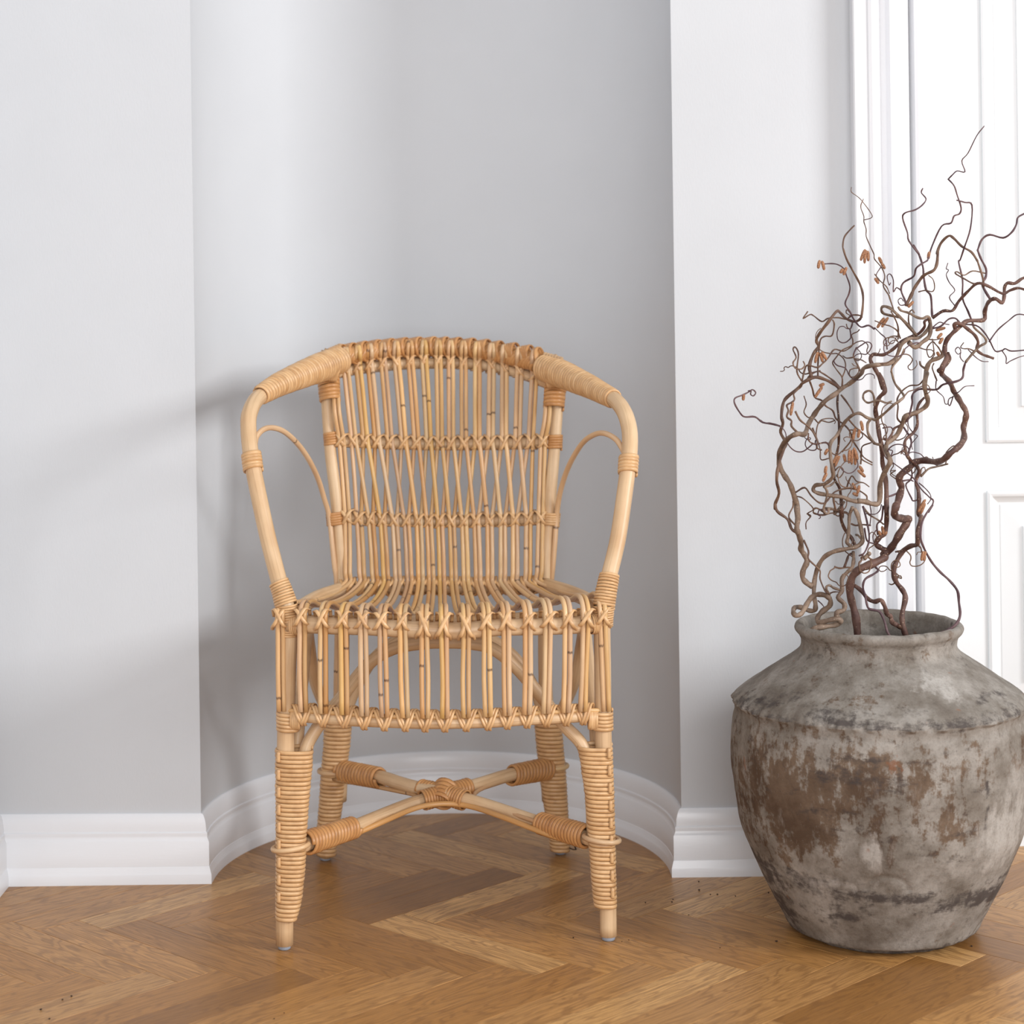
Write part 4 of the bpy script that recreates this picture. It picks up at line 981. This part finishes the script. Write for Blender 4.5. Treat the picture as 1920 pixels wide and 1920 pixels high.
for r0, r1, kd, parts in [
    (13, 8, 'v', [(4, [(1490,700),(1400,550),(1390,480),(1430,400),(1430,300),(1370,180),(1330,80)]), (2, [(1330,1690),(1380,1570),(1480,1510),(1650,1550),(1760,1480),(1820,1380),(1840,1290),(1920,1240),(1990,1200)])]),
    (16, 13, 'r', [(4, [(740,935),(880,845),(1000,840),(1080,720),(1200,590),(1320,490),(1450,520),(1640,620),(1740,580),(1850,550),(1980,590)])]),
    (12, 6, 'v', [(4, [(740,920),(735,850),(720,650),(660,570),(630,400),(620,280),(570,120),(500,0)]), (2, [(570,1760),(440,1590),(420,1480),(360,1300),(390,1230),(520,1190),(610,1130),(660,1050),(600,970),(620,910)])]),
    (18, 10, 't', [(4, [(400,780),(470,640),(510,550),(600,420),(660,370),(760,320),(800,230),(810,80)]), (2, [(800,1750),(850,1620),(950,1525),(1020,1560),(1120,1660),(1240,1730),(1310,1830)]), (4, [(1330,230),(1390,420),(1400,540)])]),
    (10, 7, 'v', [(4, [(400,780),(390,710),(340,580),(370,480),(500,400),(530,300),(600,240),(670,200)]), (2, [(690,1810),(740,1650),(860,1400),(980,1360),(1020,1270),(1090,1240),(1110,1160),(1060,1000),(1020,880),(940,790)])]),
    (6, 4, 'v', [(2, [(950,790),(1000,740),(1060,690),(1160,700),(1120,560),(1200,460),(1310,240),(1410,110)])]),
    (10, 7, 'v', [(4, [(1265,1010),(1200,850),(1130,680),(1130,450),(1080,220)]), (2, [(1100,1830),(1150,1680),(1230,1430),(1250,1130),(1160,1095),(1050,1065)])]),
    (8, 6, 't', [(4, [(1320,490),(1260,490),(1150,430),(1040,365),(1060,340),(1150,385),(1260,330),(1420,360)])]),
    (5, 4, 'v', [(4, [(1040,790),(960,670),(1030,580),(960,480),(920,380),(950,320),(920,300),(940,230)])]),
    (9, 6, 'v', [(4, [(740,1070),(850,1040),(950,950),(1040,940),(1120,1010),(1300,1030),(1400,1110),(1480,1230),(1550,1360),(1640,1350),(1680,1330),(1760,1360),(1960,1345)])]),
    (5, 4, 'v', [(4, [(1640,1360),(1690,1440),(1690,1520),(1740,1490),(1850,1440),(1960,1410)])]),
    (13, 11, 'l', [(4, [(1170,1500),(1260,1390),(1350,1300),(1430,1250),(1410,1180),(1280,1060),(1260,1000)])]),
    (7, 5, 'v', [(4, [(1470,1240),(1580,1090),(1720,970),(1830,890),(1960,900)])]),
    (12, 9, 'v', [(4, [(1165,1510),(1140,1600),(1130,1700),(1050,1750),(880,1790)]), (6, [(790,210),(600,200),(510,240),(480,300),(480,400),(430,580),(395,630)])]),
    (21, 16, 'l', [(4, [(540,1160),(400,1000),(300,900),(200,810),(110,785),(85,830),(120,880),(240,910),(310,925)])]),
    (30, 24, 'l', [(4, [(440,1250),(520,1310),(620,1240),(700,1170),(720,1050),(705,960)])]),
    (24, 17, 'r', [(3, [(1890,1540),(1862,1460),(1900,1400)]), (4, [(30,1405),(120,1405),(230,1340),(330,1250),(450,1180),(560,1140),(640,1050),(640,980),(700,945)])]),
    (9, 6, 't', [(6, [(340,640),(290,570),(300,430),(290,330),(350,230),(450,160),(560,150),(620,90),(650,10)])]),
    (13, 11, 'r', [(6, [(110,840),(170,850),(220,780),(250,710),(330,670)])]), (5, 4, 'v', [(6, [(490,540),(430,600),(440,690),(510,780),(550,810),(480,900),(485,980)])]),
    (7, 5, 'v', [(6, [(100,705),(200,690),(230,720)])]), (10, 8, 'v', [(6, [(160,1590),(250,1560),(310,1520)])]), (9, 6, 'v', [(6, [(350,1385),(450,1370),(500,1390)])]),
    (5, 4, 'v', [(6, [(1010,270),(1080,240),(1160,170),(1280,160)])]), (6, 4, 'v', [(6, [(1010,290),(970,410),(945,390),(955,330),(1010,300)])]),
    (5, 4, 'v', [(6, [(790,100),(790,210),(880,300),(905,390),(945,395)])]), (6, 4, 'v', [(6, [(200,1080),(230,1000),(190,985)])]), (5, 4, 't', [(6, [(290,1370),(200,1300),(270,1250),(200,1255)])]),
    (10, 8, 'v', [(7, [(1220,60),(1280,300),(1300,500),(1240,660),(1170,700)])]), (10, 8, 'v', [(7, [(1480,60),(1460,230),(1400,300),(1410,430)])]),
    (9, 7, 'v', [(7, [(1240,350),(1270,500),(1350,540),(1400,530)])]), (5, 4, 'v', [(7, [(1390,370),(1350,440),(1355,520)])]), (11, 8, 'l', [(7, [(1220,70),(1300,170),(1400,230),(1485,295)])]),
    (5, 4, 'v', [(7, [(1310,50),(1325,150),(1310,300)])]), (9, 8, 't', [(7, [(1070,290),(1130,310),(1210,300),(1320,310)])]), (5, 4, 'v', [(8, [(225,40),(200,120),(140,165),(20,160)])]),
    (6, 4, 't', [(4, [(180,640),(110,520),(130,400),(90,290),(0,180)]), (1, [(1910,1760),(1860,1650),(1810,1530),(1810,1440),(1780,1340),(1780,1270),(1740,1150),(1775,1050)])]),
    (4, 3, 't', [(1, [(1785,1320),(1880,1290),(1870,1230),(1760,1080),(1700,1020),(1620,960),(1620,900)])]),
    (7, 6, 't', [(4, [(180,640),(230,790),(250,860)])]), (6, 4, 't', [(4, [(0,370),(60,450),(150,530),(190,620)])]), (5, 4, 'v', [(4, [(80,280),(20,380),(60,440)])]),
    (8, 5, 't', [(4, [(500,1100),(440,1000),(440,880),(480,830),(510,870)])]), (7, 5, 't', [(4, [(330,1200),(290,1100),(200,1040),(130,1020),(0,970)])]),
    (8, 6, 't', [(4, [(300,1210),(300,1050),(250,920),(210,850)])]), (7, 5, 'v', [(4, [(160,1340),(140,1200),(80,1140),(0,1060)])]), (6, 4, 'v', [(4, [(340,580),(280,545),(240,600),(240,450),(200,370),(160,400),(185,510),(205,480)])]),
    (6, 4, 't', [(4, [(560,600),(650,580),(740,595),(770,540),(750,440),(690,385)])]), (5, 4, 'v', [(4, [(410,760),(330,770),(300,710),(340,680),(370,720)])]),
    (7, 5, 't', [(4, [(880,1440),(830,1330),(780,1270),(740,1240),(670,1330),(700,1440),(760,1380),(740,1200)])]), (6, 4, 't', [(4, [(560,1310),(650,1340),(730,1345),(770,1400),(720,1470)])]),
    (6, 4, 't', [(4, [(690,1210),(780,1215),(880,1190)])]), (6, 4, 'v', [(4, [(740,1060),(830,990),(900,1010),(960,1020)])]), (11, 9, 'l', [(4, [(640,1580),(590,1540),(580,1490)])]),
    (8, 6, 't', [(4, [(800,1740),(760,1640),(740,1570),(760,1520)])]), (6, 4, 't', [(4, [(1280,1360),(1210,1330),(1150,1330),(1105,1310),(1145,1250)])]), (5, 4, 'v', [(4, [(1145,1500),(1100,1440),(1105,1350),(1070,1310),(1035,1350),(1070,1400),(1110,1380)])]),
    (5, 4, 'v', [(4, [(1200,1340),(1300,1440),(1380,1490),(1460,1495)])])]:
    stem('mid', px(*parts), r0, r1, kd)
# right branch
stem('right', px((8, [(550,1770),(500,1600),(490,1450),(530,1250),(500,1150),(410,1030),(380,900),(420,770),(500,640),(600,575),(685,550),(690,420),(720,260),(735,190)]), (6, [(600,1860),(560,1800),(570,1650),(560,1500),(530,1380),(570,1270),(530,1180),(430,1080),(388,950),(400,850),(500,760),(550,650),(540,500),(570,390),(640,310)])), 38, 17, 'r', 2.87, 2.86, True, .02, 'stem')
for r0, r1, kd, parts in [(11, 8, 'l', [(6, [(590,1330),(690,1230),(800,1200),(880,1180),(940,1165)])]), (6, 4, 't', [(6, [(590,1310),(600,1230),(640,1210),(650,1250)])]),
    (10, 7, 'v', [(6, [(370,690),(470,860),(440,1000),(430,1060),(450,1150),(480,1290),(460,1370),(400,1440),(470,1600),(500,1640),(600,1610)])]),
    (5, 4, 'v', [(6, [(570,1410),(640,1470),(710,1550),(720,1620),(680,1680)])]), (12, 9, 'r', [(8, [(485,645),(440,645),(400,650)])]), (7, 5, 't', [(8, [(410,1040),(360,1070),(320,1060)])]),
    (8, 5, 't', [(8, [(400,1000),(440,980),(480,990),(470,960),(430,965)])]), (9, 7, 't', [(8, [(690,560),(730,600),(740,650)])]), (30, 24, 'd', [(8, [(470,1620),(400,1580),(350,1520),(340,1460)])]),
    (12, 6, 'r', [(6, [(400,1010),(350,1000),(340,1040)])])]:
    stem('right', px(*parts), r0, r1, kd)
stem('thin', px((8, [(375,1790),(300,1680),(265,1550),(200,1420),(70,1385)]), (7, [(1270,1320),(1250,1220),(1220,1100),(1250,1000),(1350,940),(1415,890),(1385,850)])), 13, 11, 'v', 2.80, None, True, .01, 'stem')
stem('rim', px((8, [(900,1730),(1000,1690),(1090,1650),(1190,1570),(1235,1460),(1220,1300),(1200,1150),(1100,1020),(980,910),(870,780),(780,620),(730,480),(740,300),(800,160),(880,50)]), (6, [(690,1790),(755,1650),(700,1590),(600,1490),(500,1350),(400,1270),(220,1140)])), 20, 8, 'v', 2.77, 2.84, False, .012, 'stem')

# short curled tendrils that fill the tangle, grown in space from the stems
r2_ = random.Random(21)
src = []
for P_, D_ in DONE:
    for q, d in zip(P_, D_):
        if 1500 < q[0] < 1790 and 600 < q[1] < 1090: src.append((q, d))
for i in range(38):
    for _ in range(40):
        (qx, qy), d = r2_.choice(src)
        if r2_.random() < (1.0 if 1540 < qx < 1700 else .25): break
    p0 = at(qx, qy, d); P_ = [p0]; a = r2_.uniform(0, 6.28); el = r2_.uniform(-.6, .8); turn = r2_.choice((-1, 1))*r2_.uniform(.25, .75); stp = r2_.uniform(.0032, .0062); n = r2_.randint(9, 20)
    for k in range(n):
        a += turn*(.4+1.1*k/n)+r2_.uniform(-.35, .35); el += r2_.uniform(-.3, .3)
        if r2_.random() < .12: turn = -turn
        q = P_[-1]+Vector((math.cos(a)*stp, math.sin(el)*stp*.8, math.sin(a)*stp+.0012)); q.y = min(q.y, 3.03); P_.append(q)
    W = catmull(P_, 3); m_ = len(W)
    Mb().sweep(W, [.0010-.0004*j/m_ for j in range(m_)], 6).build('twig', BK[r2_.choice('ttv')], B['left' if qx < 1640 else 'mid'])

# catkins
cat_px = {'left': [(3,1215,190,1195,300),(3,1240,200,1270,320),(3,1515,300,1480,360),(3,1560,280,1520,385),(3,1190,1370,1155,1515),(3,1215,1380,1250,1505),(3,1235,1370,1300,1475),(5,1275,135,1205,165),(5,1250,170,1150,315),(5,872,370,840,545),(5,240,270,232,350),(5,1320,970,1280,1050),(5,1445,1050,1385,1160),(5,1470,1060,1405,1205),(5,1300,1190,1285,1290),(5,1305,1280,1255,1395),(5,1520,1040,1540,1140)],
  'mid': [(3,1800,50,1740,200),(3,1810,60,1790,235),(3,1830,70,1835,205),(4,50,150,90,240),(4,85,230,130,305),(4,0,420,50,495),(4,125,930,30,1065),(4,175,925,90,1055),(5,1740,610,1765,740),(5,1670,700,1640,865),(5,1730,720,1708,830),(5,1600,980,1590,1160),(5,1635,980,1625,1175),(5,1650,955,1700,1115),(5,1665,1000,1668,1180),(5,1720,1190,1770,1270),(5,1700,1245,1800,1335),(5,1630,1410,1675,1500),(5,1725,1440,1700,1550),(5,1635,1540,1705,1575),(7,1465,320,1480,430),(7,1420,380,1445,440),(7,1530,390,1490,440),(4,910,1060,780,1095),(4,870,1130,805,1200),(4,880,1190,830,1270),(4,800,1370,825,1425),(4,705,80,690,180),(4,500,720,430,800)],
  'right': [(6,655,1620,560,1785),(6,650,1670,590,1810),(8,765,640,740,765),(8,790,640,768,765)]}
for br, lst in cat_px.items():
    for (k, x0, y0, x1, y1) in lst:
        (a, b_), (c_, d_) = px((k, [(x0, y0), (x1, y1)]))
        Y = (nearest((a, b_), 22) or JY)-.003
        P = [at(a+(c_-a)*t + 1.0*math.sin(t*3)*(1 if x1 > x0 else -1)*.6, b_+(d_-b_)*t, Y+.002*t) for t in (0, .08, .2, .4, .6, .8, .93, 1)]
        rr = .0021
        Mb().sweep(P, [rr*q for q in (.35, .8, 1.0, 1.08, 1.05, 1.0, .8, .3)], 8).build('catkin', M_cat, B[br])
